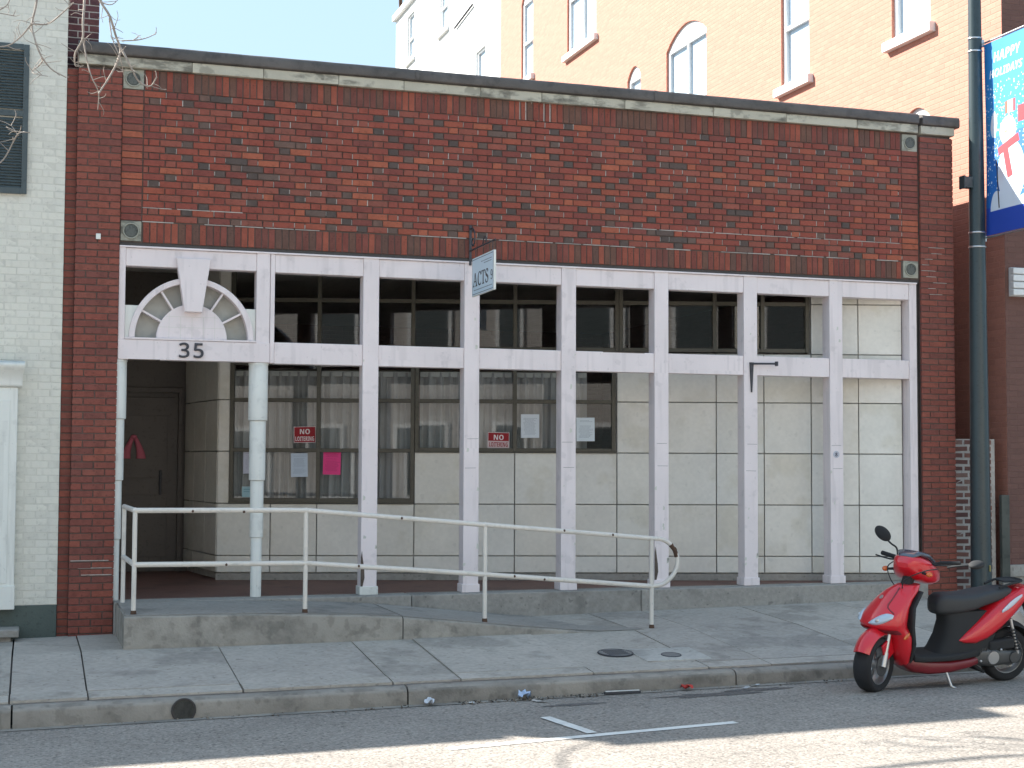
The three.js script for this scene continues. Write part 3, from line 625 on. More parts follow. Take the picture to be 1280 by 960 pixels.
// ------------------------------------------------------------------ curtains, notices and signs at the windows
const wallAt = (s, y, z) => new THREE.Vector3(s, y, z).applyEuler(new THREE.Euler(0, WB.rotation.y, 0)).add(WB.position);
{
  const curtain = (s0, s1, y0, y1, label, m = mat.curtain) => {
    const n = Math.round((s1 - s0) / 0.008), pos = [], idx = [], ph = R() * 6, rows = 6;
    for (let j = 0; j <= rows; j++) for (let i = 0; i <= n; i++) { const s = (s1 - s0) * i / n, t = j / rows; const a = 0.024 + 0.016 * t; pos.push(s, (y1 - y0) * (1 - t), a * Math.sin(s * 52 + ph + 1.4 * Math.sin(s * 9 + ph)) + 0.006 * Math.sin(s * 131 + t)); }
    for (let j = 0; j < rows; j++) for (let i = 0; i < n; i++) { const a = j * (n + 1) + i, b = a + 1, c = a + n + 1, d = c + 1; idx.push(a, c, b, b, c, d); }
    const p = wallAt(s0, y0, -0.16), c = thing('curtain', label, 'curtain', p.toArray(), 'curtains behind the storefront windows');
    c.rotation.y = WB.rotation.y;
    part(c, 'drape', muv(geoFrom(pos, idx)), m);
    part(c, 'heading', rbox(s1 - s0, 0.06, 0.03, 0.006), mat.curtainPale, [(s1 - s0) / 2, y1 - y0 - 0.02, 0]);
    part(c, 'curtain_rod', rod([0, y1 - y0 + 0.02, 0], [s1 - s0, y1 - y0 + 0.02, 0], 0.009), mat.frame);
  };
  curtain(-0.01, 0.94, 0.9, 2.36, 'grey pleated curtain behind the window nearest the entrance lobby');
  curtain(0.97, 2.0, 0.9, 2.36, 'grey pleated curtain behind the window with the pink flyer');
  curtain(2.1, 3.16, 1.47, 2.36, 'grey pleated short curtain behind the second loitering sign');
  curtain(3.21, 4.02, 1.47, 2.36, 'grey pleated short curtain stopping before the end of the window', mat.curtain);

  const canvas = (w, h, fn) => { const c = document.createElement('canvas'); c.width = w; c.height = h; fn(c.getContext('2d'), w, h); const t = new THREE.CanvasTexture(c); t.colorSpace = THREE.SRGBColorSpace; return t; };
  const printed = (t, rough = 0.7) => new THREE.MeshStandardMaterial({ map: t, roughness: rough });
  // a thin sheet with the print on its front face
  const sheetOf = (name, w, h, t, edge, label, cat, s, y, z, group) => {
    const o = thing(name, label, cat, wallAt(s, y, z).toArray(), group);
    o.rotation.set(0, WB.rotation.y, rr(-0.02, 0.02));
    part(o, 'backing', new THREE.BoxGeometry(w, h, 0.003), edge);
    part(o, 'print', new THREE.PlaneGeometry(w - 0.002, h - 0.002), printed(t), [0, 0, 0.0022]);
    return o;
  };
  const lines = (g, w, h, col, head) => { const r = rng(w + h + head); g.fillStyle = col; for (let y = h * 0.12; y < h * 0.86; y += h * 0.045) { if (r() < 0.18) continue; const a = w * (0.12 + 0.1 * r()), b = w * (0.88 - 0.22 * r()); for (let x = a; x < b;) { const k = w * (0.02 + 0.06 * r()); g.fillRect(x, y, k, h * 0.012); x += k + w * 0.016; } } };
  const paper = M([0.6, 0.63, 0.66], 0.8), pink = M([0.75, 0.12, 0.26], 0.8), redM = M([0.35, 0.03, 0.03], 0.6);
  const notice = (n) => canvas(256, 330, (g, w, h) => { g.fillStyle = ['#d9dee4', '#c9d3e0', '#dfe6ea', '#c6c6d4'][n % 4]; g.fillRect(0, 0, w, h); lines(g, w, h, n === 1 ? '#8f9cab' : '#8b959e', n); });
  const loit = (pale) => canvas(320, 240, (g, w, h) => {
    g.fillStyle = '#d8cfcf'; g.fillRect(0, 0, w, h); g.fillStyle = '#9c1722'; g.fillRect(8, 8, w - 16, h - 16);
    g.textAlign = 'center'; g.fillStyle = '#e8e0df'; g.font = 'bold 104px sans-serif'; g.fillText('NO', w / 2, 112);
    if (pale) { g.fillStyle = '#cfb9b8'; g.fillRect(8, 128, w - 16, h - 136); g.fillStyle = '#9c1722'; }
    g.save(); g.translate(w / 2, 214); g.scale(0.78, 1.35); g.font = 'bold 68px sans-serif'; g.fillText('LOITERING', 0, 0); g.restore();
  });
  const zg = -0.031;
  sheetOf('warning_sign', 0.25, 0.185, loit(false), redM, 'red no loitering sign on the window above the white notice', 'sign', 0.8, 1.64, zg);
  sheetOf('warning_sign', 0.25, 0.185, loit(true), redM, 'red and white no loitering sign at the sill of the short window', 'sign', 3.0, 1.585, zg);
  sheetOf('paper_notice', 0.19, 0.27, notice(1), paper, 'grey white paper notice on the window beside the pink flyer', 'notice', 0.742, 1.295, zg);
  sheetOf('pink_flyer', 0.2, 0.275, canvas(256, 330, (g, w, h) => { g.fillStyle = '#f0458a'; g.fillRect(0, 0, w, h); lines(g, w, h, '#b02a60', 9); }), pink, 'bright pink paper flyer taped to the tall window', 'flyer', 1.11, 1.325, zg);
  sheetOf('paper_notice', 0.21, 0.27, notice(0), paper, 'white paper notice on the window beside the second loitering sign', 'notice', 3.36, 1.75, zg);
  sheetOf('paper_notice', 0.21, 0.27, notice(2), paper, 'white paper notice near the end of the short window', 'notice', 3.995, 1.715, zg);
  sheetOf('paper_notice', 0.2, 0.26, notice(3), paper, 'lilac grey paper notice beside the round entrance column', 'notice', 0.21, 1.325, zg);
  sheetOf('window_card', 0.12, 0.12, canvas(64, 64, (g, w, h) => { g.fillStyle = '#9fc0c8'; g.fillRect(0, 0, w, h); g.fillStyle = '#7fa2ac'; g.fillRect(10, 14, 44, 6); g.fillRect(10, 28, 36, 5); }), paper, 'small pale blue card standing on the window sill', 'card', 0.16, 0.99, zg);

  // hanging sign, square to the front on an iron bracket
  const sg = thing('hanging_sign', 'pale board reading ACTS 9 hung square to the storefront', 'sign', [3.53, 3.43, 0.0]);
  const face = canvas(768, 416, (g, w, h) => {
    g.fillStyle = '#cfe0ea'; g.fillRect(0, 0, w, h); g.strokeStyle = '#27303c'; g.lineWidth = 6; g.strokeRect(14, 14, w - 28, h - 28);
    g.fillStyle = '#1d2430'; g.font = 'bold 215px serif'; g.textAlign = 'left'; g.fillText('ACTS', 30, 320);
    g.font = 'bold 150px serif'; g.fillText('9', 664, 305);
    g.fillStyle = '#5b6a78'; const r = rng(4); for (const [y, a, b] of [[60, 330, 690], [86, 430, 690], [356, 60, 700]]) for (let x = a; x < b;) { const k = 8 + 22 * r(); g.fillRect(x, y, k, 9); x += k + 6; }
  });
  part(sg, 'board', rbox(0.024, 0.395, 0.75, 0.003), mat.pilaster, [0, -0.197, 0.495]);
  part(sg, 'print', new THREE.PlaneGeometry(0.735, 0.38).rotateY(-Math.PI / 2), printed(face, 0.5), [-0.0132, -0.197, 0.495]);
  part(sg, 'print', new THREE.PlaneGeometry(0.735, 0.38).rotateY(Math.PI / 2), printed(face, 0.5), [0.0132, -0.197, 0.495]);
  part(sg, 'bracket_arm', rod([0, 0.1, 0.004], [0, 0.1, 0.88], 0.009), mat.iron);
  part(sg, 'wall_plate', rbox(0.028, 0.42, 0.012, 0.003), mat.iron, [0, 0.16, 0.009]);
  part(sg, 'scroll', tube([[0, 0.33, 0.012], [0, 0.32, 0.1], [0, 0.25, 0.17], [0, 0.17, 0.16], [0, 0.14, 0.1], [0, 0.19, 0.07], [0, 0.22, 0.1]], 0.008, 30, 8), mat.iron);
  part(sg, 'scroll', tube([[0, 0.11, 0.45], [0, 0.17, 0.5], [0, 0.16, 0.57], [0, 0.115, 0.56]], 0.007, 20, 8), mat.iron);
  for (const z of [0.2, 0.8]) part(sg, 'hanger', rod([0, 0.1, z], [0, -0.002, z], 0.004), mat.iron);

  // iron bracket on a column
  const ib = thing('iron_bracket', 'black iron bracket with a side arm on a white column', 'bracket', [6.765, 2.45, 0.0]);
  part(ib, 'wall_plate', muv(plate([[-0.018, 0.0], [-0.002, -0.33], [0.012, -0.33], [0.03, 0.0]], 0.016, 0.003)), mat.iron, [0, 0, 0.017]);
  part(ib, 'arm', rod([0.0, -0.015, 0.02], [0.28, -0.012, 0.05], 0.011), mat.iron);
  part(ib, 'arm_end', rbox(0.024, 0.05, 0.04, 0.004), mat.iron, [0.29, -0.012, 0.052]);

  const st = thing('number_sticker', 'small round sticker with 8 on a white column', 'sticker', [7.825, 1.44, 0.0]);
  part(st, 'disc', new THREE.CylinderGeometry(0.04, 0.04, 0.003, 28).rotateX(Math.PI / 2), paper, [0, 0, 0.0025]);
  part(st, 'print', new THREE.CircleGeometry(0.038, 28), printed(canvas(96, 96, (g) => { g.fillStyle = '#b9b7c0'; g.fillRect(0, 0, 96, 96); g.fillStyle = '#30323a'; g.font = 'bold 74px sans-serif'; g.textAlign = 'center'; g.fillText('8', 48, 75); })), [0, 0, 0.0045]);

  // pink cloth on the lobby door
  const pk = thing('pink_cloth', 'pink cloth loop hanging in the dark entrance lobby', 'cloth', [0.4, 1.62, -3.64]);
  for (const s of [-1, 1]) part(pk, 'loop', muv(loft(lin(0, 1, 8).map((t) => ringX(0, 0, 0, 0.022 + 0.035 * t, 0.014 + 0.012 * t, 1, 12).map(([, a, b]) => [s * (0.015 + 0.075 * Math.sin(t * 1.5)) + a, -0.26 * t, b])))), M([0.62, 0.16, 0.22], 0.9, { map: 'paint' }));
  part(pk, 'knot', new THREE.SphereGeometry(0.04, 14, 10).scale(1, 0.7, 0.7), M([0.5, 0.12, 0.17], 0.9));

  // street banner print
  globalThis.bannerTex = canvas(360, 1080, (g, w, h) => {
    const gr = g; gr.fillStyle = '#1f8fd6'; gr.fillRect(0, 0, w, h);
    gr.fillStyle = '#1b74c8'; gr.fillRect(0, h * 0.5, w, h * 0.5); gr.fillStyle = '#1c4fbf'; gr.fillRect(0, h * 0.86, w, h * 0.14);
    const r = rng(12); gr.fillStyle = '#dcecfa'; for (let i = 0; i < 420; i++) { const x = r() * w, y = h * (0.22 + 0.6 * r()); gr.beginPath(); gr.arc(x, y, 2 + 4 * r(), 0, 7); gr.fill(); }
    gr.fillStyle = '#f2f6fb'; gr.textAlign = 'center'; gr.save(); gr.transform(1, 0, -0.18, 1, 10, 0); gr.font = 'bold 76px sans-serif'; gr.fillText('HAPPY', w / 2 + 26, 120); gr.font = 'bold 62px sans-serif'; gr.fillText('HOLIDAYS', w / 2 + 34, 205); gr.restore();
    // snow bank and a plain snowman with hat and scarf
    gr.fillStyle = '#e9f1fa'; gr.beginPath(); gr.moveTo(40, h * 0.86); gr.quadraticCurveTo(60, h * 0.74, 150, h * 0.8); gr.quadraticCurveTo(260, h * 0.86, 360, h * 0.82); gr.lineTo(360, h * 0.88); gr.lineTo(40, h * 0.88); gr.fill();
    gr.beginPath(); gr.ellipse(230, h * 0.7, 120, 175, 0, 0, 7); gr.fill(); gr.beginPath(); gr.arc(205, h * 0.485, 78, 0, 7); gr.fill();
    gr.beginPath(); gr.ellipse(72, h * 0.435, 30, 70, 0.1, 0, 7); gr.fill();
    gr.fillStyle = '#c2303f'; gr.save(); gr.translate(205, h * 0.56); gr.rotate(-0.25); gr.fillRect(-95, -22, 200, 46); gr.fillRect(-50, 10, 50, 170); gr.restore();
    gr.fillRect(300, h * 0.38, 60, 90);
    gr.fillStyle = '#8a5b3c'; gr.fillRect(180, h * 0.335, 26, 70); gr.fillStyle = '#f4f4f4'; gr.fillRect(206, h * 0.335, 50, 70); gr.fillStyle = '#c2303f'; gr.fillRect(256, h * 0.335, 22, 70);
    gr.fillStyle = '#e58a2e'; gr.beginPath(); gr.arc(190, h * 0.49, 9, 0, 7); gr.fill();
    gr.strokeStyle = '#3a2a25'; gr.lineWidth = 10; gr.beginPath(); gr.moveTo(96, h * 0.62); gr.lineTo(120, h * 0.87); gr.stroke();
  });
}

// ------------------------------------------------------------------ painted brick house beside the storefront
{
  const H = thing('painted_house', 'pale painted brick house with dark shutter and green base', 'house', [-0.515, 0, 0]);
  const x0 = -3.1, n = Math.round((5.82 + 0.04) / CH);
  const wall = span(H, 'brick_wall', x0, 0.0, -0.02, 5.82, -9, -0.006, mat.houseGap, 0);
  const off = [-(x0) / 2, -(5.82 - 0.02) / 2, 4.497 + 0.006];
  const list = [];
  for (let k = 0; k < n - 1; k++) { let x = 0, first = true; while (x > x0 + 0.05) { const w = first && k % 2 ? 0.095 : 0.203; first = false; const b = Math.max(x0, x - w); list.push({ x: (x + b) / 2, y: -0.02 + k * CH + BH / 2 + 0.004, w: x - b }); x = b - JT; } }
  const far = list.filter((b) => b.x < -0.78), near = list.filter((b) => b.x >= -0.78);
  const cut = near.slice(0, 330);
  for (const b of cut) { const m = part(wall, 'brick', brickG(b.w, BH + 0.004), pick(mat.house), [b.x + off[0], b.y + off[1], off[2] - 0.0045 + rr(-0.0006, 0.0006)]); m.rotation.set(rr(-0.004, 0.004), rr(-0.003, 0.003), 0); }
  const rest = [...near.slice(330), ...far], im = new THREE.InstancedMesh(brickG(0.203, BH + 0.004), mat.house[0], rest.length), m4 = new THREE.Matrix4();
  rest.forEach((b, i) => { m4.makeScale(b.w / 0.203, 1, 1).setPosition(b.x + off[0], b.y + off[1], off[2] - 0.0045 + rr(-0.0006, 0.0006)); im.setMatrixAt(i, m4); });
  im.name = 'small_bricks'; im.userData.kind = 'stuff'; im.castShadow = im.receiveShadow = true; wall.add(im);
  span(H, 'green_base', x0, 0.0, -0.6, -0.022, -0.4, 0.012, mat.green, 0.006);
  span(H, 'eave', x0 - 0.1, 0.02, 5.822, 5.88, -9, 0.05, mat.pilaster, 0.01);
  // shutter with louvres
  const sh = part(H, 'shutter', box(0.05, 1.43, 0.03), mat.shutter, [-0.372, 4.576, 0.02]);
  part(sh, 'stile', box(0.05, 1.43, 0.03), mat.shutter, [-0.36, 0, 0]);
  for (const y of [-0.69, 0.05, 0.69]) part(sh, 'cross_rail', box(0.308, 0.055, 0.03), mat.shutter, [-0.18, y, 0]);
  const sl = []; for (let y = -0.65; y < 0.65; y += 0.028) if (Math.abs(y - 0.05) > 0.035) sl.push(new THREE.BoxGeometry(0.308, 0.03, 0.005).rotateX(-0.6).translate(-0.18, y, 0));
  const lv = part(sh, 'louvres', muv(join(sl)), mat.shutter); lv.userData.kind = 'stuff';
  // window beyond the shutter
  span(H, 'window_frame', -1.7, -0.79, 3.9, 5.25, 0.0, 0.03, mat.pilaster, 0.004);
  // door surround
  const ds = span(H, 'door_pilaster', -0.64, -0.385, -0.03, 2.02, 0.0, 0.1, mat.pilaster, 0.006);
  part(ds, 'flute', rbox(0.14, 1.7, 0.014, 0.004), mat.pilaster, [-0.01, 0.05, 0.052]);
  part(ds, 'base_block', rbox(0.27, 0.22, 0.13, 0.006), mat.pilaster, [0, -0.93, 0.005]);
  const prof = [[0, 2.02], [0.11, 2.02], [0.125, 2.05], [0.12, 2.1], [0.14, 2.13], [0.165, 2.18], [0.2, 2.215], [0.205, 2.26], [0, 2.28]];
  const en = part(H, 'entablature', muv(loft([[-1.9, 0], [-0.385, 0], [-0.35, 1]].map(([x, e]) => prof.map(([z, y]) => [x + (e ? (z - 0.11) * 0.25 : 0), y, z])))), mat.pilaster);
  span(H, 'door', -1.62, -0.66, -0.1, 2.0, -0.02, 0.02, mat.shutter, 0.006);
  const step = rbox(1.4, 0.07, 0.32, 0.012); part(H, 'door_step', step, mat.rampTop, [-1.03, -0.285 + 0.04, 0.17]);
  part(H, 'step_riser', box(1.3, 0.2, 0.26), mat.concrete, [-1.05, -0.38, 0.15]);
}
{
  const g = thing('neighbour_house', 'lower brick house standing beyond the painted house', 'house', [-3.65, 0, 0]);
  span(g, 'wall', -7, -0.01, -0.9, 5.05, -9, 0, mat.brownBrick, 0);
  span(g, 'eave', -7.1, -0.01, 5.051, 5.25, -9, 0.06, mat.pilaster, 0.01);
}
{ // chimney stack behind the coping
  const c = thing('brick_chimney', 'dark brick chimney with pale mortar rising behind the coping', 'chimney', [-0.36, 5.2, -0.62]);
  const n = 12, core = part(c, 'stack', box(0.29, n * CH, 0.36), mat.mortarPale, [0, n * CH / 2, -0.005]);
  const purple = [[0.13, 0.05, 0.055], [0.11, 0.045, 0.05], [0.15, 0.055, 0.055], [0.095, 0.042, 0.048]], set = { p: [brickMat(purple), purple] };
  layBricks(core, courses(-0.15, 0.15, -n * CH / 2, n, [[0.203, 0.095], [0.095, 0.203]], () => ['p', rc(4)]), 0.1845, set, 300);
}

// ------------------------------------------------------------------ tall brick building across the alley, with the white building behind it
const wallHoles = (z0, z1, y0, y1, holes, thick, m, parent, name) => {
  // outline in (-z, y); the face looks towards -x
  const s = new THREE.Shape([[-z0, y0], [-z1, y0], [-z1, y1], [-z0, y1]].map((p) => new THREE.Vector2(...p)));
  for (const h of holes) s.holes.push(new THREE.Path(h.map(([z, y]) => new THREE.Vector2(-z, y))));
  let g = new THREE.ExtrudeGeometry(s, { depth: thick, bevelEnabled: false });
  // shape x -> -z, extrude -> +x
  g.applyMatrix4(new THREE.Matrix4().set(0, 0, 1, 0, 0, 1, 0, 0, -1, 0, 0, 0, 0, 0, 0, 1));
  return part(parent, name, muv(g, false), m);
};
const openOutline = (za, zb, ya, yb, rise) => { const o = [[za, ya], [zb, ya]]; if (rise) for (const t of lin(0, 1, 10)) { const z = zb + (za - zb) * t; o.push([z, yb - rise + rise * Math.sin(Math.PI * t) ** 0.8]); } else o.push([zb, yb], [za, yb]); return o; };
function sideWindow(parent, za, zb, ya, yb, rise, leaves, sill = true, half = true) {
  const x = 0.045, w = zb - za, t = 0.07, outline = openOutline(za, zb, ya, yb, rise);
  const f = part(parent, 'window', (() => {
    const inner = []; const iw = (w - t * (leaves + 1)) / leaves;
    for (let i = 0; i < leaves; i++) { const a = za + t + i * (iw + t); inner.push([[a, ya + t], [a + iw, ya + t], [a + iw, yb - rise - t * 0.7], [a, yb - rise - t * 0.7]]); }
    const s = new THREE.Shape(outline.map(([z, y]) => new THREE.Vector2(-z, y)));
    for (const h of inner) s.holes.push(new THREE.Path(h.map(([z, y]) => new THREE.Vector2(-z, y))));
    const g = new THREE.ExtrudeGeometry(s, { depth: 0.06, bevelEnabled: false });
    return muv(g.applyMatrix4(new THREE.Matrix4().set(0, 0, 1, x, 0, 1, 0, 0, -1, 0, 0, 0, 0, 0, 0, 1)));
  })(), mat.whiteTrim);
  part(f, 'pane', new THREE.PlaneGeometry(w - 0.06, yb - rise - ya - 0.06).rotateY(-Math.PI / 2), mat.glass, [x + 0.04, (ya + yb - rise) / 2, (za + zb) / 2]);
  part(f, 'blind', box(0.01, (yb - rise - ya) * (half ? 0.97 : 0.98), w - 0.08), mat.blind, [x + 0.065, (ya + yb - rise) / 2, (za + zb) / 2]);
  if (half) for (let i = 0; i < leaves; i++) part(f, 'meeting_rail', box(0.05, 0.06, (w - t * (leaves + 1)) / leaves), mat.whiteTrim, [x + 0.02, ya + (yb - rise - ya) * 0.47, za + t + (i + 0.5) * ((w - t * (leaves + 1)) / leaves) + i * t]);
  if (sill) part(f, 'sill', rbox(0.24, 0.13, w + 0.22, 0.01), mat.whiteTrim, [0.03, ya - 0.066, (za + zb) / 2]);
  return outline;
}
{
  const X = 10.09, O = thing('brick_building', 'tall orange brick building whose sunlit side wall rises behind the storefront', 'building', [X, 0, 0]);
  const wins = [[-18.15, -17.3, 10.28, 12.45, 0.3, 1], [-15.0, -13.28, 10.1, 12.6, 0, 2], [-11.6, -10.94, 7.3, 8.92, 0.22, 1], [-9.75, -8.07, 6.7, 9.1, 0.32, 2], [-5.42, -4.56, 7.08, 9.0, 0, 1], [-2.35, -1.46, 6.98, 8.9, 0, 1], [-2.2, -1.42, 4.3, 5.96, 0.25, 1]];
  const outs = wins.map((w) => sideWindow(O, ...w, true, w[5] === 1 ? true : true));
  wallHoles(-0.004, -19.5, -0.9, 14.2, outs, 0.28, mat.orange, O, 'side_wall');
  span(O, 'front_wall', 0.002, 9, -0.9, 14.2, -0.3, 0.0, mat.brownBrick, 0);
  span(O, 'back_wall', 0.002, 9, -0.9, 14.2, -19.8, -19.505, mat.orange, 0);
  span(O, 'far_wall', 8.7, 9, -0.9, 14.2, -19.5, -0.305, mat.orange, 0);
  span(O, 'floor_slab', 0.29, 8.69, 6.2, 6.4, -19.5, -0.305, mat.room, 0);
  span(O, 'inner_wall', 2.4, 2.5, -0.9, 14.19, -19.5, -0.305, mat.room, 0);
  span(O, 'roof', -0.15, 9.15, 14.205, 14.5, -19.9, 0.15, mat.roof, 0.02);
  span(O, 'stone_ledge', -0.02, 9, 0.03, 0.17, 0.004, 0.06, mat.concrete, 0.01);
  span(O, 'base_course', 0.01, 9, -0.6, 0.028, 0.004, 0.04, mat.ramp, 0.006);
  // ridged white hood over the shopfront beyond the frame
  const hood = span(O, 'hood', 0.05, 3.4, 3.31, 3.65, 0.0, 0.05, mat.whiteTrim, 0.004);
  for (let i = 0; i < 4; i++) part(hood, 'ridge', rbox(3.36, 0.074, 0.06, 0.012), mat.whiteTrim, [0, -0.126 + i * 0.084, 0.045]);
  const W = thing('white_building', 'tall white painted building at the back beyond the orange wall', 'building', [X + 0.02, 0, 0]);
  const ww = [[-29.47, -28.63, 13.66, 15.1, 0, 1], [-25.65, -24.78, 13.5, 15.0, 0, 1], [-22.0, -21.13, 10.4, 12.0, 0, 1]];
  const wo = ww.map((w) => sideWindow(W, ...w, true, true));
  wallHoles(-19.81, -30.7, -0.9, 15.4, wo, 0.28, mat.whiteWall, W, 'side_wall');
  span(W, 'rear_wall', 0, 9, -0.9, 15.4, -31, -30.705, mat.whiteWall, 0);
  span(W, 'front_wall', 0.29, 9, 14.51, 15.4, -20.0, -19.81, mat.whiteWall, 0);
  span(W, 'inner_wall', 2.4, 2.5, -0.9, 15.39, -30.7, -20.01, mat.room, 0);
  span(W, 'parapet', -0.12, 9, 15.402, 15.6, -31.1, -19.81, mat.whiteTrim, 0.02);
  part(W, 'conduit', rod([-0.05, 13.2, -23.9], [-0.05, 13.35, -22.2], 0.03), mat.iron);
  part(W, 'roof_pipe', tube([[-0.05, 15.55, -30.2], [-0.1, 15.9, -30.0], [-0.1, 15.95, -29.5], [-0.1, 16.3, -29.3]], 0.06, 16, 8), mat.rust);
}
{ // low wall closing the alley, fat pale joints
  const a = thing('alley_wall', 'low brick wall with thick pale mortar between the two buildings', 'wall', [9.66, -0.2, -0.03]);
  const n = 24, P = 0.0762, core = part(a, 'mortar', box(0.555, n * P, 0.22), mat.mortarPale, [0, n * P / 2, -0.11]);
  const mm = brickMat([[0.2, 0.085, 0.065], [0.17, 0.075, 0.06], [0.24, 0.11, 0.085], [0.26, 0.15, 0.12], [0.14, 0.065, 0.055]]);
  for (let k = 0; k < n; k++) { const row = k % 2 ? [0.1, 0.17, 0.17] : [0.17, 0.17, 0.1]; let x = -0.2775 + 0.014; for (const w of row) { const m = part(core, 'brick', brickG(w, 0.05), pick(mm), [x + w / 2 + rr(-0.004, 0.004), -n * P / 2 + (k + 0.5) * P, 0.1135 + rr(-0.003, 0.002)]); m.rotation.set(rr(-0.02, 0.02), rr(-0.01, 0.01), rr(-0.03, 0.03)); x += w + 0.026; } }
  const d = thing('downpipe_cover', 'weathered grey board standing in the alley corner beside the low wall', 'board', [10.02, -0.2, 0.03]);
  part(d, 'board', rbox(0.11, 1.18, 0.05, 0.008), M([0.1, 0.105, 0.095], 0.85, { map: 'aged' }), [0, 0.59, 0]);
  part(d, 'foot', rbox(0.15, 0.2, 0.09, 0.01), mat.concrete, [0, 0.1, 0.02]);
}
// sidewall bricks in the alley close enough to catch the light

// ------------------------------------------------------------------ street lamp post and banner
{
  const px = 9.5, pz = 0.3, by = gy(px, pz);
  const L = thing('lamp_post', 'tall dark green street lamp post beside the brick corner', 'lamp post', [px, by, pz]);
  part(L, 'pole', muv(new THREE.CylinderGeometry(0.062, 0.118, 8.4, 28).translate(0, 4.2, 0)), mat.poleGreen);
  part(L, 'base_plate', rbox(0.3, 0.03, 0.3, 0.006), mat.poleGreen, [0, 0.012, 0]);
  const bandR = (y) => 0.118 - 0.056 * y / 8.4 + 0.002;
  for (const y of [3.82, 3.985, 6.09, 6.24]) part(L, 'steel_band', new THREE.TorusGeometry(bandR(y - by), 0.007, 8, 28).rotateX(Math.PI / 2).scale(1, 1.6, 1), mat.steel, [0, y - by, 0]);
  part(L, 'outlet_box', rbox(0.11, 0.13, 0.09, 0.008), mat.poleGreen, [-0.13, 4.56 - by, 0.0]);
  part(L, 'outlet_lid', rbox(0.02, 0.15, 0.11, 0.006), mat.poleGreen, [-0.19, 4.56 - by, 0.0]);
  part(L, 'receptacle', rbox(0.012, 0.07, 0.03, 0.004), M([0.35, 0.28, 0.1], 0.6), [0.03, 0.34, 0.118]);
  part(L, 'lamp_head', new THREE.LatheGeometry([[0, 8.4], [0.1, 8.42], [0.14, 8.5], [0.2, 8.85], [0.17, 8.95], [0.05, 9.1], [0, 9.12]].map((p) => new THREE.Vector2(...p)), 24), mat.poleGreen);
  const b = thing('street_banner', 'blue holiday banner with snowman print hanging from the lamp post', 'banner', [9.6, 6.17, pz]);
  for (const y of [0.02, -2.24]) { part(b, 'banner_arm', rod([0, y, -0.02], [0, y, 0.8], 0.012), mat.steel); part(b, 'arm_bracket', rbox(0.1, 0.09, 0.07, 0.006), mat.steel, [-0.045, y, -0.0]); }
  const n = 12, P = (s) => lin(0, 1, n).map((t) => [0.012 * Math.sin(t * 5 + s * 3), t]);
  const cloth = (flip) => { const pos = [], uv = [], idx = []; for (let j = 0; j <= 16; j++) for (let i = 0; i <= n; i++) { const t = i / n, s = j / 16; pos.push((flip ? 0.0015 : -0.0015) + 0.014 * Math.sin(t * 4.2 + s * 2.5) * Math.sin(Math.PI * s), 0.0 - 2.22 * s, 0.035 + 0.735 * t); uv.push(flip ? 1 - t : t, 1 - s); } for (let j = 0; j < 16; j++) for (let i = 0; i < n; i++) { const a = j * (n + 1) + i, c = a + n + 1; flip ? idx.push(a, a + 1, c, a + 1, c + 1, c) : idx.push(a, c, a + 1, a + 1, c, c + 1); } const g = new THREE.BufferGeometry(); g.setAttribute('position', new THREE.Float32BufferAttribute(pos, 3)); g.setAttribute('uv', new THREE.Float32BufferAttribute(uv, 2)); g.setIndex(idx); g.computeVertexNormals(); return g; };
  const bm = new THREE.MeshPhysicalMaterial({ map: globalThis.bannerTex, roughness: 0.7, transmission: 0.3, thickness: 0, side: THREE.DoubleSide });
  part(b, 'cloth', cloth(false), bm); part(b, 'cloth', cloth(true), bm);
}

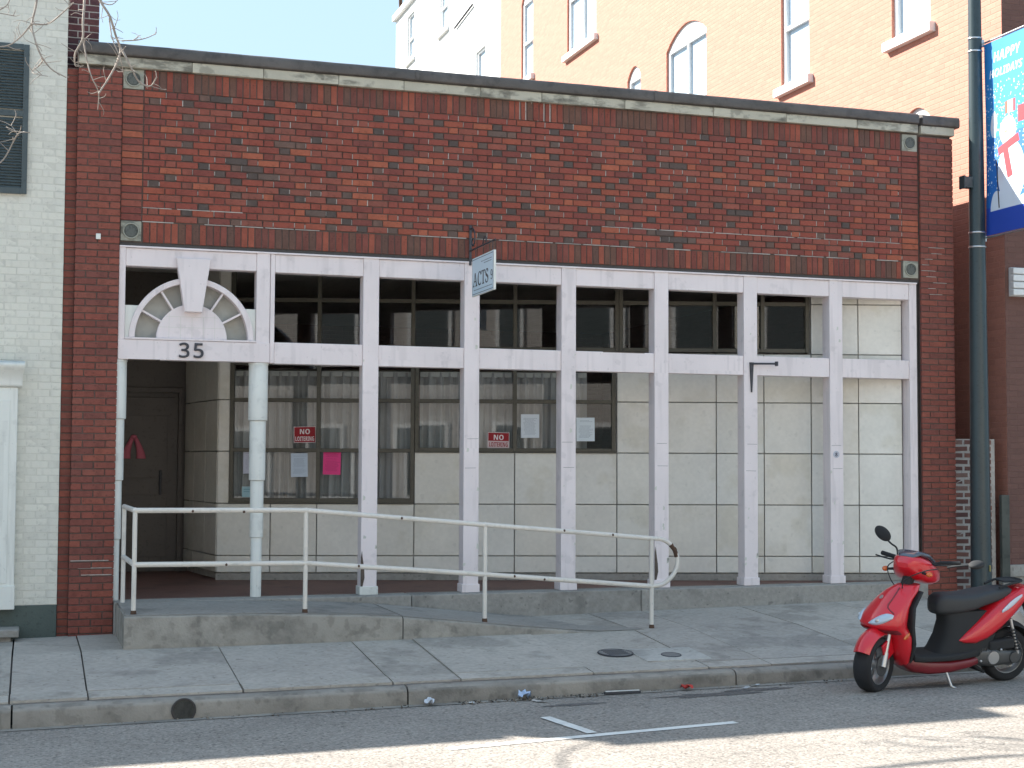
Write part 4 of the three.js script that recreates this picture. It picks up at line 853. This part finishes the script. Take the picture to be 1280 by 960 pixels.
// ------------------------------------------------------------------ motor scooter
{
  const S = thing('motor_scooter', 'red motor scooter with black seat parked at the kerb on its side stand', 'scooter', [6.62, ry(6.62) - 0.002, 3.72]);
  S.rotation.order = 'YXZ'; S.rotation.set(0.1, 0.03, Math.atan(0.0115));
  const red = M([0.58, 0.009, 0.02], 0.3, { physical: true, clearcoat: 0.6, clearcoatRoughness: 0.08 });
  const darkRed = M([0.17, 0.008, 0.014], 0.4, { physical: true, clearcoat: 0.4, clearcoatRoughness: 0.2 });
  const black = M([0.02, 0.021, 0.023], 0.85), seatM = M([0.03, 0.033, 0.037], 0.62, { bump: 'rough', scale: 0.0015 }), rubber = M([0.018, 0.018, 0.02], 0.85, { bump: 'rough', scale: 0.002 });
  const alu = M([0.5, 0.5, 0.5], 0.35, { metal: 0.9 }), engine = M([0.1, 0.1, 0.1], 0.5, { metal: 0.6 });
  const lens = M([0.4, 0.49, 0.58], 0.06, { physical: true, clearcoat: 1, clearcoatRoughness: 0.03 });
  const amber = M([0.6, 0.13, 0.02], 0.25, { physical: true, clearcoat: 0.6 });
  const pivot = -0.5, steer = 0.5;
  const turn = (g) => g.translate(-pivot, 0, 0).rotateY(steer).translate(pivot, 0, 0);
  const turnBar = (g) => turn(g).translate(0.1, 0, 0), turnFork = (g) => turn(g).translate(-0.06, 0, 0);
  const wheel = (x, w, turned) => {
    const r = 0.235, prof = [[r - 0.075, -w * 0.42], [r - 0.03, -w * 0.52], [r - 0.008, -w * 0.36], [r, 0], [r - 0.008, w * 0.36], [r - 0.03, w * 0.52], [r - 0.075, w * 0.42]].map((p) => new THREE.Vector2(...p));
    const place = (g) => { g.rotateX(Math.PI / 2).translate(x, r, 0); return turned ? turnFork(g) : g; };
    const rim = [new THREE.LatheGeometry([[r - 0.078, -w * 0.4], [r - 0.07, -w * 0.42], [r - 0.095, -w * 0.15], [r - 0.095, w * 0.15], [r - 0.07, w * 0.42], [r - 0.078, w * 0.4]].map((p) => new THREE.Vector2(...p)), 48), new THREE.CylinderGeometry(0.045, 0.045, w * 0.9, 24)];
    for (let k = 0; k < 5; k++) rim.push(new RoundedBoxGeometry(0.13, 0.02, 0.03, 1, 0.004).translate(0.09, 0, 0).rotateY(k * 2 * Math.PI / 5 + 0.3));
    const wr = part(S, 'wheel', place(join(rim)), alu);
    part(wr, 'tyre', place(new THREE.LatheGeometry(prof, 56)), rubber);
    part(wr, 'brake_disc', place(new THREE.CylinderGeometry(0.09, 0.09, 0.006, 32).translate(0, w * 0.5, 0)), engine);
  };
  wheel(-0.67, 0.15, true); wheel(0.65, 0.13, false);
  // front end that steers
  for (const z of [-0.085, 0.085]) part(S, 'fork_leg', turnFork(join([rod([-0.67, 0.235, z], [-0.575, 0.52, z], 0.022, 0.019, 14), rod([-0.675, 0.225, z], [-0.635, 0.34, z], 0.03, 0.026, 14)])), alu);
  part(S, 'front_fender', turnFork(loft(lin(-0.1, 1, 12).map((t) => { const a = Math.PI * (0.8 - 0.52 * t), w = 0.085 - 0.02 * Math.abs(t - 0.5); return lin(0, 1, 9).concat(lin(1, 0, 9)).map((s, k) => { const q = k < 10 ? 0.262 : 0.252, b = (s - 0.5) * 2, R2 = q + 0.035 - 0.05 * b * b; return [-0.67 + R2 * Math.cos(a), 0.235 + R2 * Math.sin(a) + 0.01, b * w]; }); }))), red);
  part(S, 'fender_bracket', turnFork(join([-1, 1].map((s) => new RoundedBoxGeometry(0.16, 0.16, 0.02, 2, 0.008).rotateZ(0.4).translate(-0.6, 0.36, s * 0.085)))), red);
  // apron with the nose, wide at lamp height
  const apron = [[0.2, -0.44, -0.36, 0.1, 0.8], [0.27, -0.5, -0.37, 0.15, 0.75], [0.36, -0.54, -0.37, 0.18, 0.7], [0.45, -0.57, -0.375, 0.19, 0.65], [0.505, -0.66, -0.39, 0.195, 0.75], [0.535, -0.755, -0.4, 0.205, 0.82], [0.575, -0.77, -0.41, 0.215, 0.82], [0.63, -0.735, -0.405, 0.212, 0.82], [0.7, -0.675, -0.39, 0.19, 0.82], [0.77, -0.61, -0.34, 0.155, 0.82], [0.83, -0.545, -0.27, 0.115, 0.82], [0.875, -0.46, -0.24, 0.075, 0.9]];
  part(S, 'front_apron', loft(apron.map(([y, f, b, w, e]) => ringY(y, f, b, w, e, 40, 0.25))), red);
  part(S, 'apron_crease', tube([[-0.47, 0.86, 0.06], [-0.56, 0.78, 0.1], [-0.62, 0.715, 0.12], [-0.6, 0.665, 0.185]], 0.006, 24, 8), darkRed);
  part(S, 'beak', loft([[0.49, -0.66, -0.42, 0.19], [0.512, -0.74, -0.42, 0.2], [0.53, -0.762, -0.42, 0.204]].map(([y, f, b, w]) => ringY(y, f, b, w, 0.85, 40, 0.25))), darkRed);
  part(S, 'inner_shield', loft([[0.22, -0.4, -0.35, 0.13], [0.4, -0.4, -0.355, 0.18], [0.55, -0.43, -0.385, 0.195], [0.7, -0.41, -0.365, 0.17], [0.82, -0.3, -0.25, 0.105]].map(([y, f, b, w]) => ringY(y, f, b, w, 0.5, 24))), black);
  for (const s of [-1, 1]) {
    // lens follows the apron's skin, bulging a little from it
    const skin = (y, a, o) => { let k = 0; while (k < apron.length - 2 && apron[k + 1][0] < y) k++; const t = (y - apron[k][0]) / (apron[k + 1][0] - apron[k][0]), q = (n) => apron[k][n] + (apron[k + 1][n] - apron[k][n]) * t; const c = sgnp(Math.cos(a), q(4)), z = sgnp(Math.sin(a), q(4)), f = 1 - 0.25 * Math.max(0, c), w = (q(2) - q(1)) / 2; return [(q(1) + q(2)) / 2 - w * c - o * Math.cos(a), y + o * 0.3, s * (q(3) * z * f + o * Math.sin(a))]; };
    const pos = [], idx = [], nu = 22, nv = 10;
    for (let i = 0; i <= nu; i++) for (let j = 0; j <= nv; j++) { const u = i / nu, v = j / nv * 2 - 1, h = 0.052 * Math.pow(Math.sin(Math.PI * (0.02 + 0.9 * u)), 0.75), yc = 0.578 + 0.062 * u; pos.push(...skin(yc + h * v * (v > 0 ? 1 : 0.75), 0.3 + 1.05 * u, -0.004 + 0.022 * (1 - v ** 4) * Math.sin(Math.PI * (0.02 + 0.96 * u)) ** 0.5)); }
    for (let i = 0; i < nu; i++) for (let j = 0; j < nv; j++) { const a = i * (nv + 1) + j, b = a + 1, c = a + nv + 1, d = c + 1; s > 0 ? idx.push(a, c, b, b, c, d) : idx.push(a, b, c, b, d, c); }
    const hl = part(S, 'headlight', geoFrom(pos, idx), lens);
    part(hl, 'reflector', new THREE.SphereGeometry(0.026, 14, 10).scale(1, 0.8, 0.6), alu, skin(0.605, 0.75, 0.008));
    part(S, 'apron_signal', new THREE.SphereGeometry(0.03, 14, 10).scale(1.5, 0.6, 0.35), amber, [-0.47, 0.475, s * 0.188], [0, s * 0.3, 0.5]);
  }
  // handlebar head
  const H = [[-0.52, 1.04, 0.02, 0.05], [-0.49, 1.04, 0.065, 0.095], [-0.41, 1.015, 0.1, 0.14], [-0.31, 0.98, 0.108, 0.165], [-0.2, 0.94, 0.092, 0.16], [-0.09, 0.915, 0.062, 0.135], [-0.06, 0.91, 0.03, 0.095]];
  part(S, 'handlebar_cover', turnBar(loft(H.map(([x, y, hy, hz]) => ringX(x, y, 0, hy, hz, 0.55, 28)))), red);
  part(S, 'windscreen', turnBar(loft([[-0.47, 1.1, 0.012, 0.06], [-0.4, 1.13, 0.026, 0.11], [-0.3, 1.105, 0.034, 0.14], [-0.17, 1.04, 0.03, 0.13], [-0.1, 0.99, 0.014, 0.09]].map(([x, y, hy, hz]) => ringX(x, y, 0, hy, hz, 0.8, 20)))), M([0.06, 0.075, 0.1], 0.18, { physical: true, clearcoat: 0.6 }));
  part(S, 'steering_neck', turnBar(rod([-0.45, 0.84, 0], [-0.36, 0.97, 0], 0.05, 0.05, 18)), black);
  for (const s of [-1, 1]) {
    part(S, 'grip', turnBar(join([rod([-0.3, 1.03, s * 0.11], [-0.22, 1.055, s * 0.22], 0.013), rod([-0.235, 1.05, s * 0.2], [-0.19, 1.065, s * 0.36], 0.019, 0.019, 14)])), rubber);
    part(S, 'brake_lever', turnBar(tube([[-0.3, 1.04, s * 0.17], [-0.33, 1.045, s * 0.21], [-0.31, 1.05, s * 0.3], [-0.285, 1.055, s * 0.37]], 0.007, 16, 8)), black);
    const st = part(S, 'mirror_stem', s < 0 ? turnBar(tube([[-0.27, 1.06, -0.17], [-0.285, 1.14, -0.18], [-0.3, 1.17, -0.22], [-0.3, 1.2, -0.26]], 0.008, 20, 8)) : tube([[-0.11, 1.04, 0.2], [-0.07, 1.06, 0.26], [-0.02, 1.075, 0.32], [0.02, 1.08, 0.35]], 0.008, 20, 8), black);
    const mh = s < 0 ? turnBar(new THREE.SphereGeometry(1, 24, 14).scale(0.022, 0.056, 0.085).rotateX(0.55).translate(-0.3, 1.25, -0.305)) : new THREE.SphereGeometry(1, 24, 14).scale(0.085, 0.034, 0.06).rotateZ(0.1).rotateY(0.5).translate(0.06, 1.085, 0.36);
    part(st, 'mirror_head', mh, black);
    const sig = part(S, 'turn_signal', turnBar(new THREE.SphereGeometry(0.027, 16, 10).scale(1.25, 0.85, 1).translate(-0.43, 0.975, s * 0.2)), amber);
    part(sig, 'signal_stalk', turnBar(rod([-0.4, 0.985, s * 0.09], [-0.43, 0.975, s * 0.18], 0.014, 0.01)), black);
  }
  part(S, 'brake_cable', tube([[-0.2, 1.03, 0.2], [-0.35, 1.02, 0.22], [-0.47, 0.93, 0.12], [-0.44, 0.83, 0.05]], 0.005, 24, 6), black);
  part(S, 'brake_cable', tube([[-0.33, 1.05, -0.2], [-0.46, 1.0, -0.14], [-0.48, 0.9, -0.05], [-0.42, 0.82, -0.02]], 0.005, 24, 6), black);
  part(S, 'badge', new THREE.CylinderGeometry(0.02, 0.02, 0.008, 20).rotateZ(Math.PI / 2).rotateZ(-0.7), alu, [-0.604, 0.775, 0.0]);
  // floorboard and lower cowl
  part(S, 'floorboard', loft([[-0.36, 0.275, 0.035, 0.16], [-0.28, 0.265, 0.03, 0.18], [-0.05, 0.265, 0.03, 0.185], [0.12, 0.275, 0.035, 0.18], [0.28, 0.3, 0.05, 0.15]].map(([x, y, hy, hz]) => ringX(x, y, 0, hy, hz, 0.4, 28))), black);
  part(S, 'lower_cowl', loft([[-0.43, 0.24, 0.04, 0.1], [-0.36, 0.215, 0.07, 0.15], [-0.2, 0.19, 0.07, 0.17], [0.0, 0.185, 0.06, 0.17], [0.2, 0.205, 0.05, 0.155], [0.4, 0.24, 0.03, 0.12]].map(([x, y, hy, hz]) => ringX(x, y, 0, hy, hz, 0.55, 28))), darkRed);
  // seat, body under it, tail
  const seatR = [[-0.1, 0.675, 0.03, 0.05], [-0.085, 0.69, 0.075, 0.09], [-0.03, 0.7, 0.09, 0.12], [0.1, 0.7, 0.085, 0.14], [0.25, 0.715, 0.075, 0.145], [0.33, 0.735, 0.07, 0.14], [0.5, 0.765, 0.06, 0.12], [0.62, 0.785, 0.045, 0.095], [0.67, 0.785, 0.02, 0.06]];
  part(S, 'seat', loft(seatR.map(([x, y, hy, hz]) => ringX(x, y, 0, hy, hz, 0.6, 32))), seatM);
  part(S, 'underseat_body', loft([[0.26, -0.15, 0.4, 0.15], [0.32, -0.09, 0.44, 0.155], [0.43, -0.035, 0.5, 0.145], [0.55, -0.01, 0.55, 0.13], [0.64, -0.03, 0.56, 0.11]].map(([y, f, b, w]) => ringY(y, f, b, w, 0.55, 32))), black);
  const tail = [[0.08, 0.405, 0.008, 0.15], [0.13, 0.415, 0.05, 0.172], [0.24, 0.45, 0.1, 0.186], [0.37, 0.515, 0.13, 0.188], [0.5, 0.595, 0.135, 0.178], [0.62, 0.67, 0.12, 0.16], [0.73, 0.735, 0.092, 0.13], [0.81, 0.775, 0.06, 0.095], [0.85, 0.785, 0.02, 0.05]];
  part(S, 'tail_cowl', loft(tail.map(([x, y, hy, hz]) => ringX(x, y, 0, hy, hz, 0.72, 32))), red);
  for (const s of [-1, 1]) part(S, 'tail_decal', loft(lin(0, 1, 6).map((t) => { const x = 0.48 + 0.22 * t, y = 0.64 + 0.125 * t, zz = 0.178 - 0.03 * t; return ringX(x, y, s * zz, 0.026 * Math.sin(Math.PI * (0.12 + 0.76 * t)) + 0.002, 0.006, 1, 10); })), M([0.5, 0.55, 0.64], 0.2, { physical: true, clearcoat: 0.8 }));
  part(S, 'tail_light', new THREE.SphereGeometry(0.05, 16, 12).scale(0.5, 0.7, 1.3), darkRed, [0.85, 0.75, 0]);
  part(S, 'grab_rail', tube([[0.5, 0.83, 0.1], [0.6, 0.86, 0.11], [0.74, 0.875, 0.08], [0.78, 0.875, 0], [0.74, 0.875, -0.08], [0.6, 0.86, -0.11], [0.5, 0.83, -0.1]], 0.011, 36, 8), black);
  part(S, 'rack_plate', new RoundedBoxGeometry(0.16, 0.014, 0.14, 2, 0.005), black, [0.66, 0.872, 0]);
  part(S, 'rear_fender', loft(lin(0, 1, 14).map((t) => { const a = Math.PI * (0.78 - 0.72 * t); return lin(0, 1, 7).concat(lin(1, 0, 7)).map((s, k) => { const b = (s - 0.5) * 2, R2 = (k < 8 ? 0.278 : 0.268) - 0.035 * b * b + 0.02; return [0.65 + R2 * Math.cos(a), 0.24 + R2 * Math.sin(a), b * 0.085]; }); })), black);
  part(S, 'plate_holder', new RoundedBoxGeometry(0.012, 0.3, 0.16, 2, 0.005).rotateZ(0.45), black, [0.93, 0.55, 0]);
  part(S, 'number_plate', new RoundedBoxGeometry(0.008, 0.11, 0.18, 1, 0.003).rotateZ(0.45), M([0.65, 0.7, 0.74], 0.5), [0.945, 0.565, 0]);
  part(S, 'rear_panel', plate([[0.74, 0.5], [0.9, 0.36], [1.0, 0.3], [0.98, 0.46], [0.88, 0.58]], 0.02, 0.004), M([0.72, 0.75, 0.78], 0.4), [0, 0, -0.09]);
  // engine, drive case, damper, exhaust, stands
  const eng = part(S, 'engine', loft([[0.26, 0.24, 0.05, 0.06], [0.32, 0.245, 0.075, 0.1], [0.45, 0.24, 0.08, 0.105], [0.6, 0.235, 0.065, 0.09], [0.72, 0.235, 0.06, 0.06], [0.75, 0.235, 0.03, 0.03]].map(([x, y, hy, hz]) => ringX(x, y, 0.085, hy, hz * 0.75, 0.6, 24))), engine);
  for (let k = 0; k < 5; k++) part(eng, 'cooling_fin', new RoundedBoxGeometry(0.006, 0.12, 0.1, 1, 0.002), engine, [0.3 + k * 0.016, 0.27, 0.1]);
  part(eng, 'case_cover', new THREE.CylinderGeometry(0.055, 0.06, 0.02, 28).rotateX(Math.PI / 2), alu, [0.42, 0.245, 0.16]);
  part(eng, 'case_cover', new THREE.CylinderGeometry(0.045, 0.05, 0.02, 28).rotateX(Math.PI / 2), engine, [0.64, 0.235, 0.152]);
  part(eng, 'air_box', new RoundedBoxGeometry(0.26, 0.09, 0.08, 3, 0.02), black, [0.52, 0.345, 0.11], [0, 0, 0.08]);
  part(eng, 'bolt', new THREE.SphereGeometry(0.012, 10, 8), alu, [0.3, 0.22, 0.155]);
  part(eng, 'bolt', new THREE.SphereGeometry(0.012, 10, 8), alu, [0.5, 0.31, 0.158]);
  const dm = part(S, 'damper', rod([0.7, 0.26, 0.12], [0.62, 0.56, 0.11], 0.016), alu);
  for (let k = 0; k < 7; k++) part(dm, 'spring_coil', new THREE.TorusGeometry(0.03, 0.006, 6, 18).rotateX(Math.PI / 2), black, [0.69 - 0.08 * k / 8, 0.3 + 0.028 * k, 0.119]);
  part(S, 'muffler', join([rod([0.35, 0.2, -0.14], [0.82, 0.28, -0.15], 0.045, 0.055, 20), rod([0.82, 0.28, -0.15], [0.86, 0.287, -0.15], 0.03, 0.03, 14)]), engine);
  part(S, 'side_stand', join([rod([-0.04, 0.17, 0.13], [-0.01, 0.03, 0.185], 0.012), rod([-0.01, 0.03, 0.185], [0.03, 0.012, 0.2], 0.012)]), alu);
  part(S, 'centre_stand', join([rod([0.25, 0.19, 0.1], [0.36, 0.12, 0.1], 0.014), rod([0.25, 0.19, -0.1], [0.36, 0.12, -0.1], 0.014), rod([0.36, 0.12, 0.12], [0.36, 0.12, -0.12], 0.014)]), black);
}

// ------------------------------------------------------------------ bare street tree reaching in at the top corner
{
  const base = [-3.7, gy(-3.7, 2.6), 2.6];
  const tr = thing('street_tree', 'bare leafless tree whose twigs hang before the painted house', 'tree', base);
  const Rt = rng(77), rt = (a, b) => a + (b - a) * Rt();
  const V = (x, y, z) => new THREE.Vector3(x - base[0], y - base[1], z - base[2]);
  const limb = (pts, r0, r1, seg = 6) => {
    const c = new THREE.CatmullRomCurve3(pts, false, 'centripetal'), n = Math.max(4, pts.length * 4), rings = [], pos = c.getPoints(n), fr = c.computeFrenetFrames(n);
    for (let i = 0; i <= n; i++) { const r = r0 + (r1 - r0) * i / n; rings.push(Array.from({ length: seg }, (_, k) => { const a = k / seg * 2 * Math.PI; const p = pos[i].clone().addScaledVector(fr.normals[i], r * Math.cos(a)).addScaledVector(fr.binormals[i], r * Math.sin(a)); return [p.x, p.y, p.z]; })); }
    return muv(loft(rings));
  };
  part(tr, 'trunk', limb([V(-3.7, base[1] - 0.1, 2.6), V(-3.66, 1.2, 2.58), V(-3.7, 2.6, 2.52), V(-3.6, 3.9, 2.5)], 0.16, 0.11, 14), mat.bark);
  const twigs = [], spurs = [];
  const twist = (dir, a) => dir.clone().applyAxisAngle(new THREE.Vector3(rt(-1, 1), rt(-1, 1), rt(-1, 1)).normalize(), a);
  function grow(p, dir, len, r, depth) {
    const pts = [p.clone()], d = dir.clone();
    const steps = 4;
    for (let i = 0; i < steps; i++) { d.applyAxisAngle(new THREE.Vector3(rt(-1, 1), rt(-1, 1), rt(-1, 1)).normalize(), rt(0.05, 0.32)); if (depth < 2) d.y -= 0.05; else d.y += 0.03; d.normalize(); pts.push(pts.at(-1).clone().addScaledVector(d, len / steps)); }
    (depth > 1 ? twigs : spurs).push(limb(pts, r, r * 0.55, depth > 1 ? 6 : 4));
    if (depth > 0) { const n = 2; for (let i = 0; i < n; i++) { const q = pts[1 + Math.floor(rt(0, steps - 0.01))]; grow(q, twist(d, rt(0.4, 0.95)), len * rt(0.5, 0.75), r * 0.55, depth - 1); } grow(pts.at(-1), twist(d, rt(0.1, 0.4)), len * 0.7, r * 0.55, depth - 1); }
  }
  const top = V(-3.6, 3.9, 2.5);
  for (const [dx, dy, dz, L, r] of [[0.4, 1, 0.1, 1.2, 0.06], [-0.6, 1, 0.3, 1.2, 0.06], [0.1, 1, -0.2, 1.3, 0.06]]) grow(top, new THREE.Vector3(dx, dy, dz).normalize(), L, r, 3);
  // the long limb whose hanging ends show against the roof corner
  const P = (u, y, z) => V(u, y, z);
  twigs.push(limb([top, V(-2.5, 5.0, 2.0), V(-1.2, 5.6, 1.45), V(-0.75, 5.75, 1.48), V(-0.42, 5.62, 1.5), V(-0.33, 5.55, 1.5)], 0.045, 0.014));
  const hang = [
    [[-0.33, 5.55], [-0.28, 5.34], [-0.20, 5.20], [-0.14, 5.04], [-0.10, 4.95], [-0.12, 4.83], [-0.20, 4.65], [-0.28, 4.51], 0.013],
    [[-0.10, 4.95], [-0.05, 4.84], [0.00, 4.75], [0.07, 4.66], [0.16, 4.63], [0.21, 4.70], 0.011],
    [[-0.42, 5.61], [-0.41, 5.33], [-0.42, 5.12], [-0.42, 4.98], [-0.48, 4.85], [-0.47, 4.76], [-0.43, 4.75], 0.012],
    [[-0.41, 4.98], [-0.38, 4.81], [-0.34, 4.65], [-0.28, 4.53], [-0.28, 4.39], 0.007],
    [[-0.78, 5.50], [-0.81, 5.26], [-0.84, 5.08], [-0.82, 4.97], [-0.77, 4.82], [-0.67, 4.71], [-0.55, 4.65], 0.01],
    [[-0.84, 5.08], [-0.71, 5.11], [-0.58, 5.21], [-0.50, 5.29], 0.008],
    [[-0.84, 5.08], [-0.93, 4.97], [-1.03, 4.89], [-1.16, 4.86], 0.008],
    [[-0.09, 5.01], [0.04, 5.01], [0.14, 5.06], [0.20, 5.11], 0.006],
    [[-0.20, 5.20], [-0.17, 5.00], [-0.10, 4.83], [-0.07, 4.71], 0.006],
    [[-1.5, 3.75], [-1.17, 3.80], [-1.05, 3.90], [-0.96, 4.07], [-0.92, 4.12], [-0.84, 4.14], 0.009],
    [[-0.93, 4.10], [-0.97, 4.17], [-0.99, 4.20], 0.005],
    [[-0.80, 4.91], [-0.75, 4.77], [-0.83, 4.68], [-0.79, 4.64], [-0.70, 4.63], 0.006],
    [[-0.28, 5.34], [-0.18, 5.31], [-0.11, 5.38], 0.006],
    [[-1.3, 5.05], [-1.10, 5.18], [-1.04, 5.25], [-1.01, 5.33], 0.007],
    [[-1.2, 5.14], [-1.10, 5.15], [-0.97, 5.15], 0.006],
  ];
  for (const h of hang) {
    const r = h.at(-1), pts = h.slice(0, -1), z0 = 1.5 + rt(-0.04, 0.04), v = pts.map(([x, y], i) => V(x, y, 1.5 + 0.05 * Math.sin(i * 1.3 + x * 4)));
    twigs.push(limb(v, r, r * 0.55, 6));
    for (let i = 1; i < v.length; i++) for (let k = 0; k < 2; k++) { const q = v[i - 1].clone().lerp(v[i], Rt()); const d = new THREE.Vector3(rt(-1, 1), rt(-0.6, 0.8), rt(-0.8, 0.8)).normalize(), L = rt(0.03, 0.12); const e = q.clone().addScaledVector(d, L), f = e.clone().addScaledVector(twist(d, 0.7), L * 0.5); spurs.push(limb([q, e, f], 0.0035, 0.002, 4)); }
  }
  twigs.push(limb([V(-3.0, 4.5, 2.2), V(-2.2, 4.0, 1.7), V(-1.5, 3.75, 1.5)], 0.016, 0.009));
  twigs.push(limb([V(-1.2, 5.6, 1.45), V(-0.95, 5.6, 1.48), V(-0.78, 5.5, 1.5)], 0.014, 0.01));
  part(tr, 'branches', join(twigs), mat.bark);
  const cr = part(tr, 'twigs', join(spurs), mat.bark); cr.userData.kind = 'stuff';
}

// ------------------------------------------------------------------ litter in the gutter
{
  const scrap = (x, z, w, d, h, col, label, flat) => { w *= 0.85; d *= 0.85; h *= 0.8;
    const g = new THREE.PlaneGeometry(w, d, 6, 5).rotateX(-Math.PI / 2), p = g.attributes.position;
    for (let i = 0; i < p.count; i++) { const X = p.getX(i) / w, Z = p.getZ(i) / d; p.setXYZ(i, p.getX(i) * (1 - (flat ? 0 : 0.3 * Math.abs(Z))) + rr(-0.1, 0.1) * w, 0.004 + h * (flat ? Math.abs(X + 0.2 * Z) : Math.abs(Math.sin(X * 5 + Z * 3)) * 0.6 + R() * 0.4), p.getZ(i) + rr(-0.1, 0.1) * d); }
    g.computeVertexNormals();
    const m = M(col, 0.85, { double: true });
    single('paper_scrap', muv(g), m, label, 'litter', [x, ry(x) + (z < 3.3 ? 0.006 : 0.001), z], [0, rr(0, 3), 0], 'litter lying along the kerb');
  };
  scrap(2.26, 3.27, 0.13, 0.08, 0.07, [0.6, 0.62, 0.66], 'crumpled white paper beside the open kerb joint');
  scrap(3.05, 3.27, 0.14, 0.1, 0.1, [0.45, 0.55, 0.72], 'folded pale blue paper standing against the kerb');
  scrap(2.6, 3.3, 0.09, 0.05, 0.02, [0.5, 0.5, 0.48], 'small flat grey scrap between the white and blue papers', true);
  scrap(3.13, 3.4, 0.14, 0.06, 0.02, [0.48, 0.44, 0.4], 'flat tan paper strip lying in front of the blue paper', true);
  scrap(4.48, 3.28, 0.13, 0.06, 0.06, [0.5, 0.05, 0.04], 'red plastic wrapper against the kerb');
  scrap(4.98, 3.36, 0.12, 0.05, 0.015, [0.5, 0.5, 0.5], 'flat white scrap below the kerb joint near the scooter', true);
  scrap(5.12, 3.28, 0.08, 0.04, 0.02, [0.5, 0.5, 0.5], 'tiny curled white scrap touching the kerb near the scooter', true);
  const bar = thing('plastic_strip', 'thin dark strip with pale edge lying along the kerb foot', 'litter', [3.9, ry(3.9) + 0.005, 3.27]);
  part(bar, 'strip', rbox(0.32, 0.02, 0.035, 0.004), mat.iron, [0, 0.01, 0]);
  part(bar, 'pale_edge', rbox(0.3, 0.006, 0.02, 0.002), mat.pilaster, [0, 0.023, 0]);
  // leaf crumbs and grit, too many to count
  const n = 260, im = new THREE.InstancedMesh(new THREE.IcosahedronGeometry(0.009, 0), M([1, 1, 1], 0.9), n), m4 = new THREE.Matrix4(), q = new THREE.Quaternion(), col = new THREE.Color();
  for (let i = 0; i < n; i++) { const c = i % 3 ? rr(2.5, 3.7) : rr(-0.5, 6.2), x = c, z = 3.22 + Math.abs(rr(-0.1, 0.1)) * rr(0.2, 1.4); const s = rr(0.4, 1.5); m4.compose(new THREE.Vector3(x, ry(x) + 0.007, z), q.setFromEuler(new THREE.Euler(R() * 6, R() * 6, R() * 6)), new THREE.Vector3(s, s * 0.5, s * rr(0.6, 2))); im.setMatrixAt(i, m4); const v = rr(0.05, 0.3); im.setColorAt(i, col.setRGB(v, v * 0.85, v * 0.7)); }
  im.name = 'gutter_grit'; im.castShadow = im.receiveShadow = true; scene.add(im);
  tag(im, 'scattered grit and leaf crumbs along the kerb foot', 'debris', null, 'stuff');
}

// ------------------------------------------------------------------ sunlit street front opposite, which the windows mirror
{
  const front = (x0, x1, h, m, label, cols) => {
    const b = thing('opposite_house', label, 'house', [(x0 + x1) / 2, -0.5, 17.5]);
    const w = x1 - x0; span(b, 'wall', -w / 2, w / 2, -0.4, h, 0, 6, m, 0); span(b, 'eave', -w / 2 + 0.01, w / 2 - 0.01, h + 0.001, h + 0.3, -0.25, 6, mat.whiteTrim, 0);
    for (let i = 0; i < cols; i++) for (const y of [1.0, 4.1]) { const x = -w / 2 + (i + 0.5) * w / cols, f = span(b, 'window', x - 0.55, x + 0.55, y, y + 1.7, -0.06, -0.002, mat.whiteTrim, 0); part(f, 'pane', new THREE.BoxGeometry(0.9, 1.5, 0.02), mat.shutter, [0, 0, -0.03]); }
  };
  front(-13, -3.5, 7.2, mat.facing, 'stone house across the street facing the painted house', 4);
  front(-3.4, 5.5, 6.6, mat.facing, 'tan brick house across the street facing the storefront', 4);
  front(5.6, 17, 7.6, mat.house[0], 'pale house across the street facing the scooter', 5);
}
renderer.render(scene, camera);
